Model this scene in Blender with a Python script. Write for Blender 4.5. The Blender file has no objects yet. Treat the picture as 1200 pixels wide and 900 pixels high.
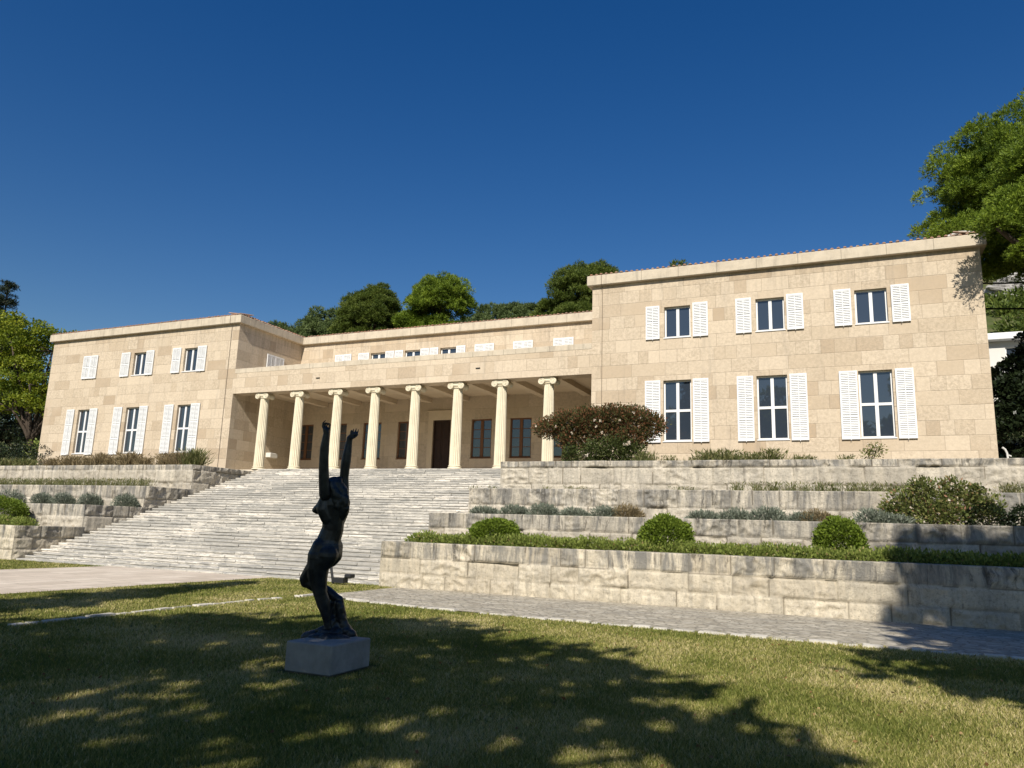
import bpy, math, random
import numpy as np
from mathutils import Vector, Matrix, noise as mnoise

C = bpy.context.scene
COL = C.collection
R = math.radians
rng = np.random.default_rng(7)
random.seed(7)

# ------------------------------------------------------------------ camera
CAMX = np.array([[0.915, 0.402, 0.032], [-0.048, 0.186, -0.981], [-0.401, 0.896, 0.190]])
F_PX, EYE = 886.23, 1.6
def orth(m):
    z = m[2] / np.linalg.norm(m[2]); x = m[0] - z * (m[0] @ z); x /= np.linalg.norm(x)
    return np.array([x, np.cross(z, x), z])
CAMX = orth(CAMX)
def ray(px, py): return CAMX.T @ np.array([(px - 600) / F_PX, (py - 450) / F_PX, 1.0])
def at(px, py, Y):
    d = ray(px, py); p = d * (Y / d[1]); return np.array([p[0], Y, p[2] + EYE])
cam = bpy.data.cameras.new('camera'); cam.sensor_width = 36; cam.lens = F_PX * 36 / 1200
cam.clip_start = 0.1; cam.clip_end = 5000
co = bpy.data.objects.new('camera', cam); COL.objects.link(co)
mw = Matrix.Identity(4)
for i in range(3):
    mw[i][0] = CAMX[0][i]; mw[i][1] = -CAMX[1][i]; mw[i][2] = -CAMX[2][i]
mw[2][3] = EYE
co.matrix_world = mw
C.camera = co

# ------------------------------------------------------------------ light
SUN_EL, SUN_AZ = R(39.8), R(170.5)            # azimuth clockwise from +Y
sv = Vector((math.sin(SUN_AZ) * math.cos(SUN_EL), math.cos(SUN_AZ) * math.cos(SUN_EL), math.sin(SUN_EL)))
sl = bpy.data.lights.new('sun', 'SUN'); sl.energy = 5.0; sl.angle = R(0.53); sl.color = (1, 0.94, 0.84)
so = bpy.data.objects.new('sun', sl); COL.objects.link(so)
so.rotation_euler = sv.to_track_quat('Z', 'Y').to_euler(); so.location = (10, -40, 40)
w = bpy.data.worlds.new('World'); C.world = w; w.use_nodes = True
wt = w.node_tree
sky = wt.nodes.new('ShaderNodeTexSky'); sky.sky_type = 'NISHITA'; sky.sun_disc = False
sky.sun_elevation = SUN_EL; sky.sun_rotation = SUN_AZ
sky.altitude = 0; sky.air_density = 1.3; sky.dust_density = 0.3; sky.ozone_density = 3.0
bg = wt.nodes['Background']; bg.inputs['Strength'].default_value = 0.062
hsv = wt.nodes.new('ShaderNodeHueSaturation'); hsv.inputs['Saturation'].default_value = 1.42; hsv.inputs['Hue'].default_value = 0.514; hsv.inputs['Value'].default_value = 1.0
wt.links.new(sky.outputs[0], hsv.inputs['Color']); wt.links.new(hsv.outputs[0], bg.inputs['Color'])
C.view_settings.view_transform = 'Standard'; C.view_settings.look = 'None'
C.view_settings.exposure = 0.31; C.view_settings.gamma = 1.0
C.render.engine = 'CYCLES'
C.cycles.max_bounces = 6; C.cycles.diffuse_bounces = 3; C.cycles.glossy_bounces = 3
C.cycles.transparent_max_bounces = 6

# ------------------------------------------------------------------ node helper
class S:
    def __init__(s, nt, sock): s.nt, s.s = nt, sock
    def m(s, op, *o, clamp=False):
        n = s.nt.nodes.new('ShaderNodeMath'); n.operation = op; n.use_clamp = clamp
        for i, v in enumerate((s,) + o):
            if isinstance(v, S): s.nt.links.new(v.s, n.inputs[i])
            else: n.inputs[i].default_value = v
        return S(s.nt, n.outputs[0])
    def __add__(s, o): return s.m('ADD', o)
    __radd__ = __add__
    def __sub__(s, o): return s.m('SUBTRACT', o)
    def __mul__(s, o): return s.m('MULTIPLY', o)
    __rmul__ = __mul__
    def __truediv__(s, o): return s.m('DIVIDE', o)
    def floor(s): return s.m('FLOOR')
    def sin(s): return s.m('SINE')
    def lt(s, v): return s.m('LESS_THAN', v)
    def gt(s, v): return s.m('GREATER_THAN', v)
    def mn(s, v): return s.m('MINIMUM', v)
    def mx(s, v): return s.m('MAXIMUM', v)
    def step(s, a, b):
        n = s.nt.nodes.new('ShaderNodeMapRange'); n.interpolation_type = 'SMOOTHSTEP'
        s.nt.links.new(s.s, n.inputs[0]); n.inputs[1].default_value = a; n.inputs[2].default_value = b
        return S(s.nt, n.outputs[0])

class Mat:
    def __init__(s, name, rough=0.8, spec=0.3):
        s.m = bpy.data.materials.new(name); s.m.use_nodes = True; s.nt = s.m.node_tree
        s.b = s.nt.nodes['Principled BSDF']; s.b.inputs['Roughness'].default_value = rough
        s.b.inputs['Specular IOR Level'].default_value = spec
    def n(s, t): return s.nt.nodes.new(t)
    def link(s, a, b): s.nt.links.new(a.s if isinstance(a, S) else a, b)
    def pos(s):
        g = s.n('ShaderNodeNewGeometry'); x = s.n('ShaderNodeSeparateXYZ'); s.link(g.outputs['Position'], x.inputs[0])
        return g.outputs['Position'], [S(s.nt, o) for o in x.outputs]
    def comb(s, x, y, z):
        c = s.n('ShaderNodeCombineXYZ')
        for i, v in enumerate((x, y, z)):
            if isinstance(v, S): s.link(v, c.inputs[i])
            else: c.inputs[i].default_value = v
        return c.outputs[0]
    def noise(s, vec, scale, detail=4, rough=0.55, dist=0.0):
        t = s.n('ShaderNodeTexNoise'); t.inputs['Scale'].default_value = scale; t.inputs['Detail'].default_value = detail
        t.inputs['Roughness'].default_value = rough; t.inputs['Distortion'].default_value = dist
        if vec is not None: s.link(vec, t.inputs['Vector'])
        return S(s.nt, t.outputs['Fac'])
    def voro(s, vec, scale, feature='F1'):
        t = s.n('ShaderNodeTexVoronoi'); t.feature = feature; t.inputs['Scale'].default_value = scale
        s.link(vec, t.inputs['Vector']); return S(s.nt, t.outputs['Distance']), t.outputs.get('Color')
    def wn(s, dims, v):
        t = s.n('ShaderNodeTexWhiteNoise'); t.noise_dimensions = dims
        s.link(v, t.inputs['W' if dims == '1D' else 'Vector']); return S(s.nt, t.outputs['Value'])
    def attr(s, name):
        a = s.n('ShaderNodeAttribute'); a.attribute_name = name; return S(s.nt, a.outputs['Fac'])
    def ramp(s, fac, stops):
        r = s.n('ShaderNodeValToRGB'); e = r.color_ramp.elements
        while len(e) < len(stops): e.new(0.5)
        for k, (p, c) in zip(e, stops): k.position = p; k.color = (*c, 1)
        s.link(fac, r.inputs[0]); return r.outputs[0]
    def mix(s, fac, a, b, mode='MIX'):
        x = s.n('ShaderNodeMix'); x.data_type = 'RGBA'; x.blend_type = mode
        for v, i in ((fac, 0), (a, 6), (b, 7)):
            if isinstance(v, (int, float)): x.inputs[i].default_value = v
            elif isinstance(v, tuple): x.inputs[i].default_value = (*v, 1)
            else: s.link(v, x.inputs[i])
        return x.outputs[2]
    def color(s, c):
        if isinstance(c, tuple): s.b.inputs['Base Color'].default_value = (*c, 1)
        else: s.link(c, s.b.inputs['Base Color'])
    def bump(s, h, strength=0.5, dist=0.02):
        b = s.n('ShaderNodeBump'); b.inputs['Strength'].default_value = strength; b.inputs['Distance'].default_value = dist
        s.link(h, b.inputs['Height']); s.link(b.outputs[0], s.b.inputs['Normal'])

# ------------------------------------------------------------------ materials
M = {}
def ashlar(name, h, light, mid, dark, joint=0.02, seed=0.0, wmin=0.75, wvar=0.95):
    m = Mat(name, 0.85, 0.2)
    pos, (x, y, z) = m.pos()
    u = x + y
    zz = (z + 50 * h) * (1 / h) + seed
    row = zz.floor(); fz = zz - row
    rr = m.wn('1D', row + seed * 3.7)
    wd = rr * wvar + wmin
    uu = u + rr * 23 + (u * 1.9 + row * 2.3).sin() * 0.23 + 200
    cc = uu / wd; bid = cc.floor(); fx = cc - bid
    rnd = m.wn('2D', m.comb(bid + 0.5, row + 0.5, 0))
    rnd2 = m.wn('2D', m.comb(bid + 7.25, row + 3.5, 0))
    jx = fx.mn(fx * -1 + 1) * wd; jz = fz.mn(fz * -1 + 1) * h
    jd = jx.mn(jz)
    jm = jd.step(0.0, joint) * -1 + 1
    base = m.ramp(rnd, [(0, dark), (0.22, mid), (0.62, light), (1.0, tuple(min(1, c * 1.06) for c in light))])
    n1 = m.noise(m.comb(x, y, z * 1.6), 0.45, 5, 0.6)
    base = m.mix(n1.step(0.4, 0.8) * 0.55, base, tuple(c * k for c, k in zip(light, (0.97, 0.98, 1.0))))
    n2 = m.noise(pos, 9.0, 7, 0.75)
    base = m.mix(n2.step(0.35, 0.68) * (rnd2 * 0.5 + 0.25), base, tuple(c * 0.68 for c in mid))
    n3 = m.noise(m.comb(x * 2.6, y * 2.6, z * 0.25), 1.0, 4, 0.6)
    base = m.mix(n3.step(0.56, 0.8) * 0.34, base, (0.23, 0.2, 0.165))
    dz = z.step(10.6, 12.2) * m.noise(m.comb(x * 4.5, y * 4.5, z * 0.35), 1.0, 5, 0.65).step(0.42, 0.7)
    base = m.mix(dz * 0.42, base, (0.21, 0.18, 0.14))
    base = m.mix(jm * 0.33, base, tuple(c * 0.5 for c in mid))
    m.color(base)
    hh = m.noise(pos, 16, 3, 0.7) * (rnd2 * 0.9 + 0.25) + m.noise(pos, 50, 2, 0.7) * 0.4 - jm * 0.7
    m.bump(hh, 0.5, 0.025)
    return m.m
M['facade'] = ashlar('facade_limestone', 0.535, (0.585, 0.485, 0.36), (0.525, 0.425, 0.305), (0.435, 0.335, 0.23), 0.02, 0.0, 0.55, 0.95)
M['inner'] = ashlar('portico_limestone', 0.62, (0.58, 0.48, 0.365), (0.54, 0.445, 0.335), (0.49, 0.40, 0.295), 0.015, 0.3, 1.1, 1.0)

def plain_stone(name, c, c2, sc=3.0, streak=0.3, bump=0.3, joints=0.0):
    m = Mat(name, 0.85, 0.2); pos, (x, y, z) = m.pos()
    n1 = m.noise(pos, sc, 6, 0.65); b = m.mix(n1.step(0.3, 0.72), c, c2)
    st = m.noise(m.comb(x * 3.2, y * 3.2, z * 0.5), 1.3, 5, 0.65)
    b = m.mix(st.step(0.5, 0.8) * streak, b, (0.16, 0.145, 0.12))
    if joints:
        q = (x + y + 300) / joints; f = q - q.floor(); jm = (f.mn(f * -1 + 1) * joints).lt(0.014)
        b = m.mix(jm * 0.55, b, tuple(v * 0.4 for v in c2))
    m.color(b); m.bump(m.noise(pos, 22, 5, 0.7), bump, 0.02); return m.m
M['cornice'] = plain_stone('cornice_stone', (0.57, 0.49, 0.375), (0.46, 0.395, 0.30), 2.2, 0.55, 0.4, 1.55)
M['column'] = plain_stone('column_stone', (0.70, 0.63, 0.475), (0.61, 0.545, 0.405), 2.0, 0.12, 0.15)
M['soffit'] = plain_stone('portico_ceiling_plaster', (0.62, 0.52, 0.39), (0.56, 0.465, 0.345), 1.2, 0.1, 0.1)
M['floorstone'] = plain_stone('portico_floor_stone', (0.68, 0.60, 0.47), (0.58, 0.51, 0.40), 2, 0.2, 0.2, 1.3)

def rock(name, light, mid, dark, grey, topgrey):
    m = Mat(name, 0.9, 0.15); pos, (x, y, z) = m.pos()
    rnd = m.attr('rnd'); hg = m.attr('hgt')
    b = m.ramp(rnd, [(0, mid), (0.5, light), (1, tuple(c * 1.08 for c in light))])
    n = m.noise(pos, 5.5, 8, 0.72, 0.6); b = m.mix(n.step(0.42, 0.68) * 0.75, b, mid)
    nn = m.noise(pos, 16.0, 6, 0.75); b = m.mix(nn.step(0.5, 0.7) * 0.7, b, tuple(c * 0.5 for c in mid))
    n9 = m.noise(pos, 2.2, 9, 0.8, 1.5); b = m.mix(n9.step(0.56, 0.62) * 0.4, b, (0.24, 0.22, 0.185))
    # weathering: lichen-dark streaks running down from the top, each with its own shape
    st = m.noise(m.comb((x + y) * 3.4, 0.0, z * 0.55), 1.0, 6, 0.7, 0.3)
    pat = m.noise(m.comb((x + y) * 0.6, 3.0, z * 1.2), 1.0, 4, 0.6)
    k = (st.step(0.36, 0.62) * (hg * 0.95 + 0.05 + pat.step(0.5, 0.7) * 0.2)).m('MULTIPLY', topgrey, clamp=True)
    b = m.mix(k, b, grey)
    blk = m.noise(m.comb((x + y) * 5.0, 1.7, z * 1.1), 1.0, 7, 0.75, 0.5)
    b = m.mix(blk.step(0.53, 0.66) * (hg * 0.66 + 0.10), b, dark)
    b = m.mix(m.attr('joint').step(0.05, 0.8) * 0.75, b, (0.13, 0.11, 0.08))
    m.color(b)
    m.bump(m.noise(pos, 11, 8, 0.78, 0.5), 0.8, 0.06); return m.m
M['rock'] = rock('retaining_wall_stone', (0.64, 0.565, 0.435), (0.51, 0.44, 0.33), (0.06, 0.056, 0.05), (0.21, 0.20, 0.178), 1.0)
M['rock2'] = rock('terrace_wall_stone', (0.58, 0.52, 0.42), (0.45, 0.40, 0.32), (0.06, 0.057, 0.051), (0.21, 0.20, 0.18), 1.0)

m = Mat('stair_stone', 0.85, 0.2); pos, (x, y, z) = m.pos(); rnd = m.attr('rnd')
b = m.ramp(rnd, [(0, (0.36, 0.345, 0.31)), (0.45, (0.49, 0.46, 0.405)), (0.8, (0.56, 0.525, 0.46)), (1, (0.76, 0.70, 0.61))])
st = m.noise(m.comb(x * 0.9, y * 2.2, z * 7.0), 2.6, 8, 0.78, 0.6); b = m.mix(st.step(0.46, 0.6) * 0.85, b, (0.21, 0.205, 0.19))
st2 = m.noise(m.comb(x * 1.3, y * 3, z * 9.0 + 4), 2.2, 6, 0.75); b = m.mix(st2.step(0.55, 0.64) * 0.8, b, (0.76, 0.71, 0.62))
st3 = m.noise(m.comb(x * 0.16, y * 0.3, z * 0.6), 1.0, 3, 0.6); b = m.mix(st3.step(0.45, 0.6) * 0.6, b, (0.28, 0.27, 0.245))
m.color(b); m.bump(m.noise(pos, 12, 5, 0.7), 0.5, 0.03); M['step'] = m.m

m = Mat('white_paint', 0.55, 0.3); pos, (x, y, z) = m.pos()
n = m.noise(m.comb(x * 4, y * 4, z * 1.3), 2, 4); m.color(m.mix(n.step(0.5, 0.8) * 0.35, (0.72, 0.72, 0.71), (0.60, 0.59, 0.565))); M['white'] = m.m
m = Mat('window_glass', 0.02, 0.5); m.color((0.03, 0.04, 0.055)); pos, _ = m.pos()
m.bump(m.noise(pos, 0.7, 2), 0.04, 0.02); m.b.inputs['IOR'].default_value = 1.6; m.b.inputs['Specular IOR Level'].default_value = 0.9; M['glass'] = m.m
def wood(name, c, c2, rough=0.6):
    m = Mat(name, rough, 0.3); pos, (x, y, z) = m.pos()
    n = m.noise(m.comb(x * 14, y * 14, z * 0.9), 1.5, 5); m.color(m.mix(n, c, c2)); m.bump(n, 0.2, 0.01); return m.m
M['brown'] = wood('brown_wood', (0.20, 0.095, 0.045), (0.12, 0.055, 0.028))
M['darkdoor'] = wood('dark_door_wood', (0.045, 0.022, 0.014), (0.02, 0.011, 0.008))
m = Mat('roof_tile', 0.9, 0.1); pos, (x, y, z) = m.pos()
n = m.noise(pos, 3, 5, 0.7); b = m.mix(n.step(0.3, 0.7), (0.33, 0.16, 0.10), (0.26, 0.20, 0.15))
n = m.noise(pos, 11, 3, 0.7); b = m.mix(n.step(0.55, 0.7) * 0.7, b, (0.46, 0.40, 0.32)); m.color(b); M['tile'] = m.m
m = Mat('bronze_patina', 0.42, 0.5); pos, _ = m.pos(); n = m.noise(pos, 9, 5, 0.65)
m.color(m.mix(n.step(0.35, 0.7), (0.022, 0.025, 0.028), (0.05, 0.057, 0.064))); m.b.inputs['Metallic'].default_value = 0.55
m.bump(m.noise(pos, 34, 4, 0.7), 0.15, 0.01); M['bronze'] = m.m
M['plinth'] = plain_stone('plinth_stone', (0.33, 0.32, 0.295), (0.24, 0.235, 0.215), 4, 0.5, 0.3)
m = Mat('black_metal', 0.45, 0.5); m.color((0.02, 0.02, 0.022)); M['metal'] = m.m
m = Mat('cable_rubber', 0.7, 0.3); m.color((0.015, 0.015, 0.015)); M['cable'] = m.m
m = Mat('lead_cable', 0.6, 0.3); m.color((0.20, 0.16, 0.12)); M['wire'] = m.m
m = Mat('white_plaster', 0.8, 0.2); m.color((0.62, 0.60, 0.55)); M['plaster'] = m.m

m = Mat('lawn_soil', 0.95, 0.1); pos, (x, y, z) = m.pos()
n = m.noise(pos, 0.55, 5, 0.65); b = m.mix(n.step(0.35, 0.7), (0.10, 0.115, 0.028), (0.20, 0.175, 0.075))
n2 = m.noise(pos, 26, 6, 0.8); b = m.mix(n2.step(0.35, 0.7) * 0.7, b, (0.06, 0.07, 0.02))
n3 = m.noise(pos, 60, 3, 0.8); b = m.mix(n3.step(0.55, 0.75) * 0.5, b, (0.20, 0.185, 0.085))
m.color(b); m.bump(n2, 0.8, 0.04); M['lawn'] = m.m
m = Mat('bed_soil', 0.95, 0.1); pos, _ = m.pos(); n = m.noise(pos, 4, 6, 0.75)
m.color(m.mix(n.step(0.35, 0.7), (0.12, 0.095, 0.06), (0.20, 0.17, 0.115))); m.bump(n, 0.6, 0.05); M['soil'] = m.m
m = Mat('hill_scrub_ground', 0.95, 0.1); pos, _ = m.pos(); n = m.noise(pos, 0.25, 6, 0.75)
b = m.mix(n.step(0.4, 0.62), (0.055, 0.075, 0.022), (0.13, 0.12, 0.06)); m.color(b); m.bump(n, 0.8, 0.5); M['hill'] = m.m
m = Mat('pale_rock', 0.95, 0.1); pos, _ = m.pos(); n = m.noise(pos, 1.1, 7, 0.75)
m.color(m.mix(n.step(0.35, 0.65), (0.20, 0.19, 0.175), (0.42, 0.40, 0.37))); m.bump(n, 0.9, 0.3); M['palerock'] = m.m

m = Mat('cobble_path', 0.9, 0.15); pos, (x, y, z) = m.pos()
d, ccol = m.voro(m.comb(x * 0.75, y * 1.5, 0.0), 7.0); e, _ = m.voro(m.comb(x * 0.75, y * 1.5, 0.0), 7.0, 'DISTANCE_TO_EDGE')
sx = m.n('ShaderNodeSeparateXYZ'); m.link(ccol, sx.inputs[0]); cr = S(m.nt, sx.outputs[0])
b = m.ramp(cr, [(0, (0.36, 0.315, 0.24)), (0.5, (0.47, 0.42, 0.33)), (1, (0.59, 0.535, 0.43))])
n = m.noise(m.comb(x * 0.5, y * 2.0, 0.0), 1.6, 6, 0.7); b = m.mix(n.step(0.42, 0.7) * 0.6, b, (0.27, 0.255, 0.225))
b = m.mix((e.step(0.0, 0.09) * -1 + 1) * 0.75, b, (0.13, 0.125, 0.10))
m.color(b); m.bump(e.step(0.0, 0.16) + m.noise(pos, 24, 4) * 0.3, 0.7, 0.03); M['path'] = m.m
m = Mat('pale_pavement', 0.9, 0.15); pos, (x, y, z) = m.pos()
vx = (x + 60) / 0.62; ix = vx.floor(); rr = m.wn('1D', ix); vy = (y + 60) / 1.25 + rr; iy = vy.floor()
fx = vx - ix; fy = vy - iy; jd = (fx.mn(fx * -1 + 1) * 0.62).mn(fy.mn(fy * -1 + 1) * 1.25)
rnd = m.wn('2D', m.comb(ix + 0.5, iy + 0.5, 0)); b = m.ramp(rnd, [(0, (0.50, 0.425, 0.34)), (0.5, (0.59, 0.505, 0.41)), (1, (0.64, 0.56, 0.46))])
n = m.noise(pos, 2.5, 6, 0.7); b = m.mix(n.step(0.4, 0.7) * 0.35, b, (0.38, 0.33, 0.26))
b = m.mix(jd.lt(0.016) * 0.6, b, (0.20, 0.165, 0.12)); m.color(b); m.bump(n, 0.3, 0.02); M['pave'] = m.m
M['kerb'] = plain_stone('border_stone', (0.62, 0.58, 0.50), (0.45, 0.42, 0.36), 3.5, 0.2, 0.4)

def leaf(name, stops, trans=0.35, rough=0.6, tcol=1.25):
    m = Mat(name, rough, 0.25); r = m.attr('rnd'); c = m.ramp(r, stops); m.color(c)
    t = m.n('ShaderNodeBsdfTranslucent'); mx = m.n('ShaderNodeMixShader'); mx.inputs[0].default_value = trans
    hs = m.n('ShaderNodeHueSaturation'); hs.inputs['Value'].default_value = tcol; m.link(c, hs.inputs['Color']); m.link(hs.outputs[0], t.inputs[0])
    out = m.nt.nodes['Material Output']; m.link(m.b.outputs[0], mx.inputs[1]); m.link(t.outputs[0], mx.inputs[2]); m.link(mx.outputs[0], out.inputs[0])
    return m.m
M['pine'] = leaf('pine_needles', [(0, (0.055, 0.085, 0.014)), (0.5, (0.105, 0.145, 0.024)), (1, (0.19, 0.225, 0.045))])
M['pine_bright'] = leaf('bright_pine_needles', [(0, (0.06, 0.10, 0.012)), (0.5, (0.145, 0.21, 0.02)), (1, (0.29, 0.37, 0.042))])
M['farpine'] = leaf('far_pine_needles', [(0, (0.06, 0.09, 0.03)), (0.5, (0.10, 0.14, 0.045)), (1, (0.16, 0.20, 0.07))], 0.2)
M['darkconifer'] = leaf('dark_conifer_needles', [(0, (0.012, 0.02, 0.010)), (1, (0.035, 0.05, 0.025))], 0.1)
M['yellowleaf'] = leaf('yellow_green_leaves', [(0, (0.075, 0.115, 0.010)), (0.5, (0.165, 0.21, 0.016)), (1, (0.30, 0.31, 0.022))])
M['darkleaf'] = leaf('glossy_dark_leaves', [(0, (0.010, 0.016, 0.008)), (1, (0.028, 0.042, 0.016))], 0.1, 0.35)
M['box'] = leaf('boxwood_leaves', [(0, (0.07, 0.105, 0.012)), (0.6, (0.14, 0.20, 0.02)), (1, (0.23, 0.29, 0.04))], 0.25)
M['cover'] = leaf('groundcover_leaves', [(0, (0.11, 0.145, 0.03)), (0.6, (0.23, 0.28, 0.06)), (0.9, (0.33, 0.36, 0.10)), (1, (0.36, 0.26, 0.12))], 0.3)
M['grey'] = leaf('grey_green_leaves', [(0, (0.10, 0.12, 0.085)), (0.6, (0.17, 0.195, 0.145)), (1, (0.27, 0.285, 0.23))], 0.15)
M['redleaf'] = leaf('reddish_leaves', [(0, (0.045, 0.06, 0.018)), (0.45, (0.085, 0.085, 0.028)), (0.68, (0.18, 0.085, 0.04)), (1, (0.29, 0.115, 0.06))], 0.25)
M['greenleaf'] = leaf('shrub_leaves', [(0, (0.06, 0.085, 0.02)), (0.5, (0.145, 0.17, 0.045)), (0.8, (0.24, 0.23, 0.08)), (1, (0.34, 0.18, 0.11))], 0.3)
M['deepgreen'] = leaf('deep_green_leaves', [(0, (0.03, 0.045, 0.012)), (0.5, (0.065, 0.085, 0.022)), (1, (0.13, 0.14, 0.045))], 0.25)
M['weed'] = leaf('weed_leaves', [(0, (0.08, 0.10, 0.03)), (0.6, (0.15, 0.165, 0.055)), (1, (0.27, 0.235, 0.11))], 0.3)
M['dry'] = leaf('dry_stalks', [(0, (0.14, 0.115, 0.06)), (0.6, (0.25, 0.195, 0.105)), (1, (0.36, 0.28, 0.16))], 0.3)
M['grass'] = leaf('grass_blades', [(0, (0.125, 0.15, 0.026)), (0.35, (0.235, 0.245, 0.055)), (0.7, (0.43, 0.375, 0.135)), (1, (0.62, 0.52, 0.28))], 0.3)
M['rose'] = leaf('pale_petals', [(0, (0.72, 0.62, 0.48)), (1, (0.85, 0.76, 0.66))], 0.3)
M['redrose'] = leaf('red_petals', [(0, (0.35, 0.05, 0.04)), (1, (0.55, 0.16, 0.12))], 0.3)
m = Mat('bark', 0.95, 0.1); pos, (x, y, z) = m.pos(); n = m.noise(m.comb(x * 6, y * 6, z * 1.2), 1.5, 6, 0.7)
m.color(m.mix(n, (0.11, 0.085, 0.065), (0.045, 0.035, 0.028))); m.bump(n, 0.8, 0.05); M['bark'] = m.m
m = Mat('pale_stem', 0.9, 0.1); m.color((0.32, 0.27, 0.22)); M['stem'] = m.m

# ------------------------------------------------------------------ mesh helpers
def link(o, parent=None):
    COL.objects.link(o)
    if parent is not None: o.parent = parent
    return o
def tag(o, label, cat, group=None, kind=None):
    if label: o['label'] = label
    if cat: o['category'] = cat
    if group: o['group'] = group
    if kind: o['kind'] = kind
    return o
def empty(name, loc=(0, 0, 0)):
    o = bpy.data.objects.new(name, None); o.empty_display_size = 0.2; o.location = loc
    COL.objects.link(o); return o
def struct(o): o['kind'] = 'structure'; return o

class MB:
    """collects shapes into one mesh; rnd / hgt are kept as point attributes"""
    def __init__(s): s.v = []; s.f = []; s.r = []; s.h = []
    def add(s, vs, fs, rnd=0.5, hgt=0.5):
        k = len(s.v); s.v += [tuple(p) for p in vs]; s.f += [tuple(i + k for i in f) for f in fs]
        s.r += list(rnd) if hasattr(rnd, '__len__') else [rnd] * len(vs)
        s.h += list(hgt) if hasattr(hgt, '__len__') else [hgt] * len(vs)
    def box(s, x0, x1, y0, y1, z0, z1, rnd=0.5, hgt=0.5):
        s.add([(x0, y0, z0), (x1, y0, z0), (x1, y1, z0), (x0, y1, z0), (x0, y0, z1), (x1, y0, z1), (x1, y1, z1), (x0, y1, z1)],
              [(0, 3, 2, 1), (4, 5, 6, 7), (0, 1, 5, 4), (1, 2, 6, 5), (2, 3, 7, 6), (3, 0, 4, 7)], rnd, hgt)
    def bevbox(s, x0, x1, y0, y1, z0, z1, b, rnd=0.5):
        vs, fs = [], []
        for sx, x in ((1, x0), (-1, x1)):
            for sy, y in ((1, y0), (-1, y1)):
                for sz, z in ((1, z0), (-1, z1)):
                    vs += [(x, y + sy * b, z + sz * b), (x + sx * b, y, z + sz * b), (x + sx * b, y + sy * b, z)]
        ix = lambda i, j, k, a: ((i * 2 + j) * 2 + k) * 3 + a
        for i in (0, 1): fs.append([ix(i, j, k, 0) for j, k in ((0, 0), (0, 1), (1, 1), (1, 0))])
        for j in (0, 1): fs.append([ix(i, j, k, 1) for i, k in ((0, 0), (1, 0), (1, 1), (0, 1))])
        for k in (0, 1): fs.append([ix(i, j, k, 2) for i, j in ((0, 0), (0, 1), (1, 1), (1, 0))])
        for i in (0, 1):
            for j in (0, 1): fs.append([ix(i, j, 0, 0), ix(i, j, 1, 0), ix(i, j, 1, 1), ix(i, j, 0, 1)])
        for i in (0, 1):
            for k in (0, 1): fs.append([ix(i, 0, k, 0), ix(i, 1, k, 0), ix(i, 1, k, 2), ix(i, 0, k, 2)])
        for j in (0, 1):
            for k in (0, 1): fs.append([ix(0, j, k, 1), ix(1, j, k, 1), ix(1, j, k, 2), ix(0, j, k, 2)])
        for i in (0, 1):
            for j in (0, 1):
                for k in (0, 1): fs.append([ix(i, j, k, a) for a in (0, 1, 2)])
        s.add(vs, fs, rnd)
    def quad(s, a, b, c, d): s.add([a, b, c, d], [(0, 1, 2, 3)])
    def lathe(s, cx, cy, prof, n=24, axis='z', flute=None):
        k = len(prof); vs, fs = [], []
        for r, h in prof:
            for i in range(n):
                a = 2 * math.pi * i / n; q = r * (flute(a) if flute else 1)
                if axis == 'z': vs.append((cx + q * math.cos(a), cy + q * math.sin(a), h))
                else: vs.append((cx + q * math.cos(a), h, cy + q * math.sin(a)))
        for j in range(k - 1):
            for i in range(n):
                i2 = (i + 1) % n; fs.append((j * n + i, j * n + i2, (j + 1) * n + i2, (j + 1) * n + i))
        fs.append(tuple(range(n))[::-1]); fs.append(tuple(range((k - 1) * n, k * n)))
        s.add(vs, fs)
    def tube(s, pts, rad, n=8):
        pts = [np.array(p, float) for p in pts]; vs, fs = [], []
        for i, p in enumerate(pts):
            d = pts[min(i + 1, len(pts) - 1)] - pts[max(i - 1, 0)]; d /= np.linalg.norm(d) + 1e-9
            a = np.cross(d, (0.3, 0.9, 0.2) if abs(d[1]) < 0.9 else (1, 0, 0)); a /= np.linalg.norm(a); c = np.cross(d, a)
            r = rad[i] if hasattr(rad, '__len__') else rad
            for k in range(n):
                t = 2 * math.pi * k / n; vs.append(p + r * (math.cos(t) * a + math.sin(t) * c))
        for i in range(len(pts) - 1):
            for k in range(n):
                k2 = (k + 1) % n; fs.append((i * n + k, i * n + k2, (i + 1) * n + k2, (i + 1) * n + k))
        fs.append(tuple(range(n))[::-1]); fs.append(tuple(range((len(pts) - 1) * n, len(pts) * n)))
        s.add(vs, fs)
    def build(s, name, mat, parent=None, smooth=False, origin=None):
        me = bpy.data.meshes.new(name)
        off = np.array(origin if origin is not None else (0, 0, 0), float)
        me.from_pydata([tuple(np.array(v, float) - off) for v in s.v], [], s.f); me.materials.append(mat)
        for nm, d in (('rnd', s.r), ('hgt', s.h)):
            a = me.attributes.new(nm, 'FLOAT', 'POINT'); a.data.foreach_set('value', np.array(d, np.float32))
        if smooth: me.polygons.foreach_set('use_smooth', [True] * len(me.polygons))
        o = bpy.data.objects.new(name, me); o.location = tuple(off)
        return link(o, parent)

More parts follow.
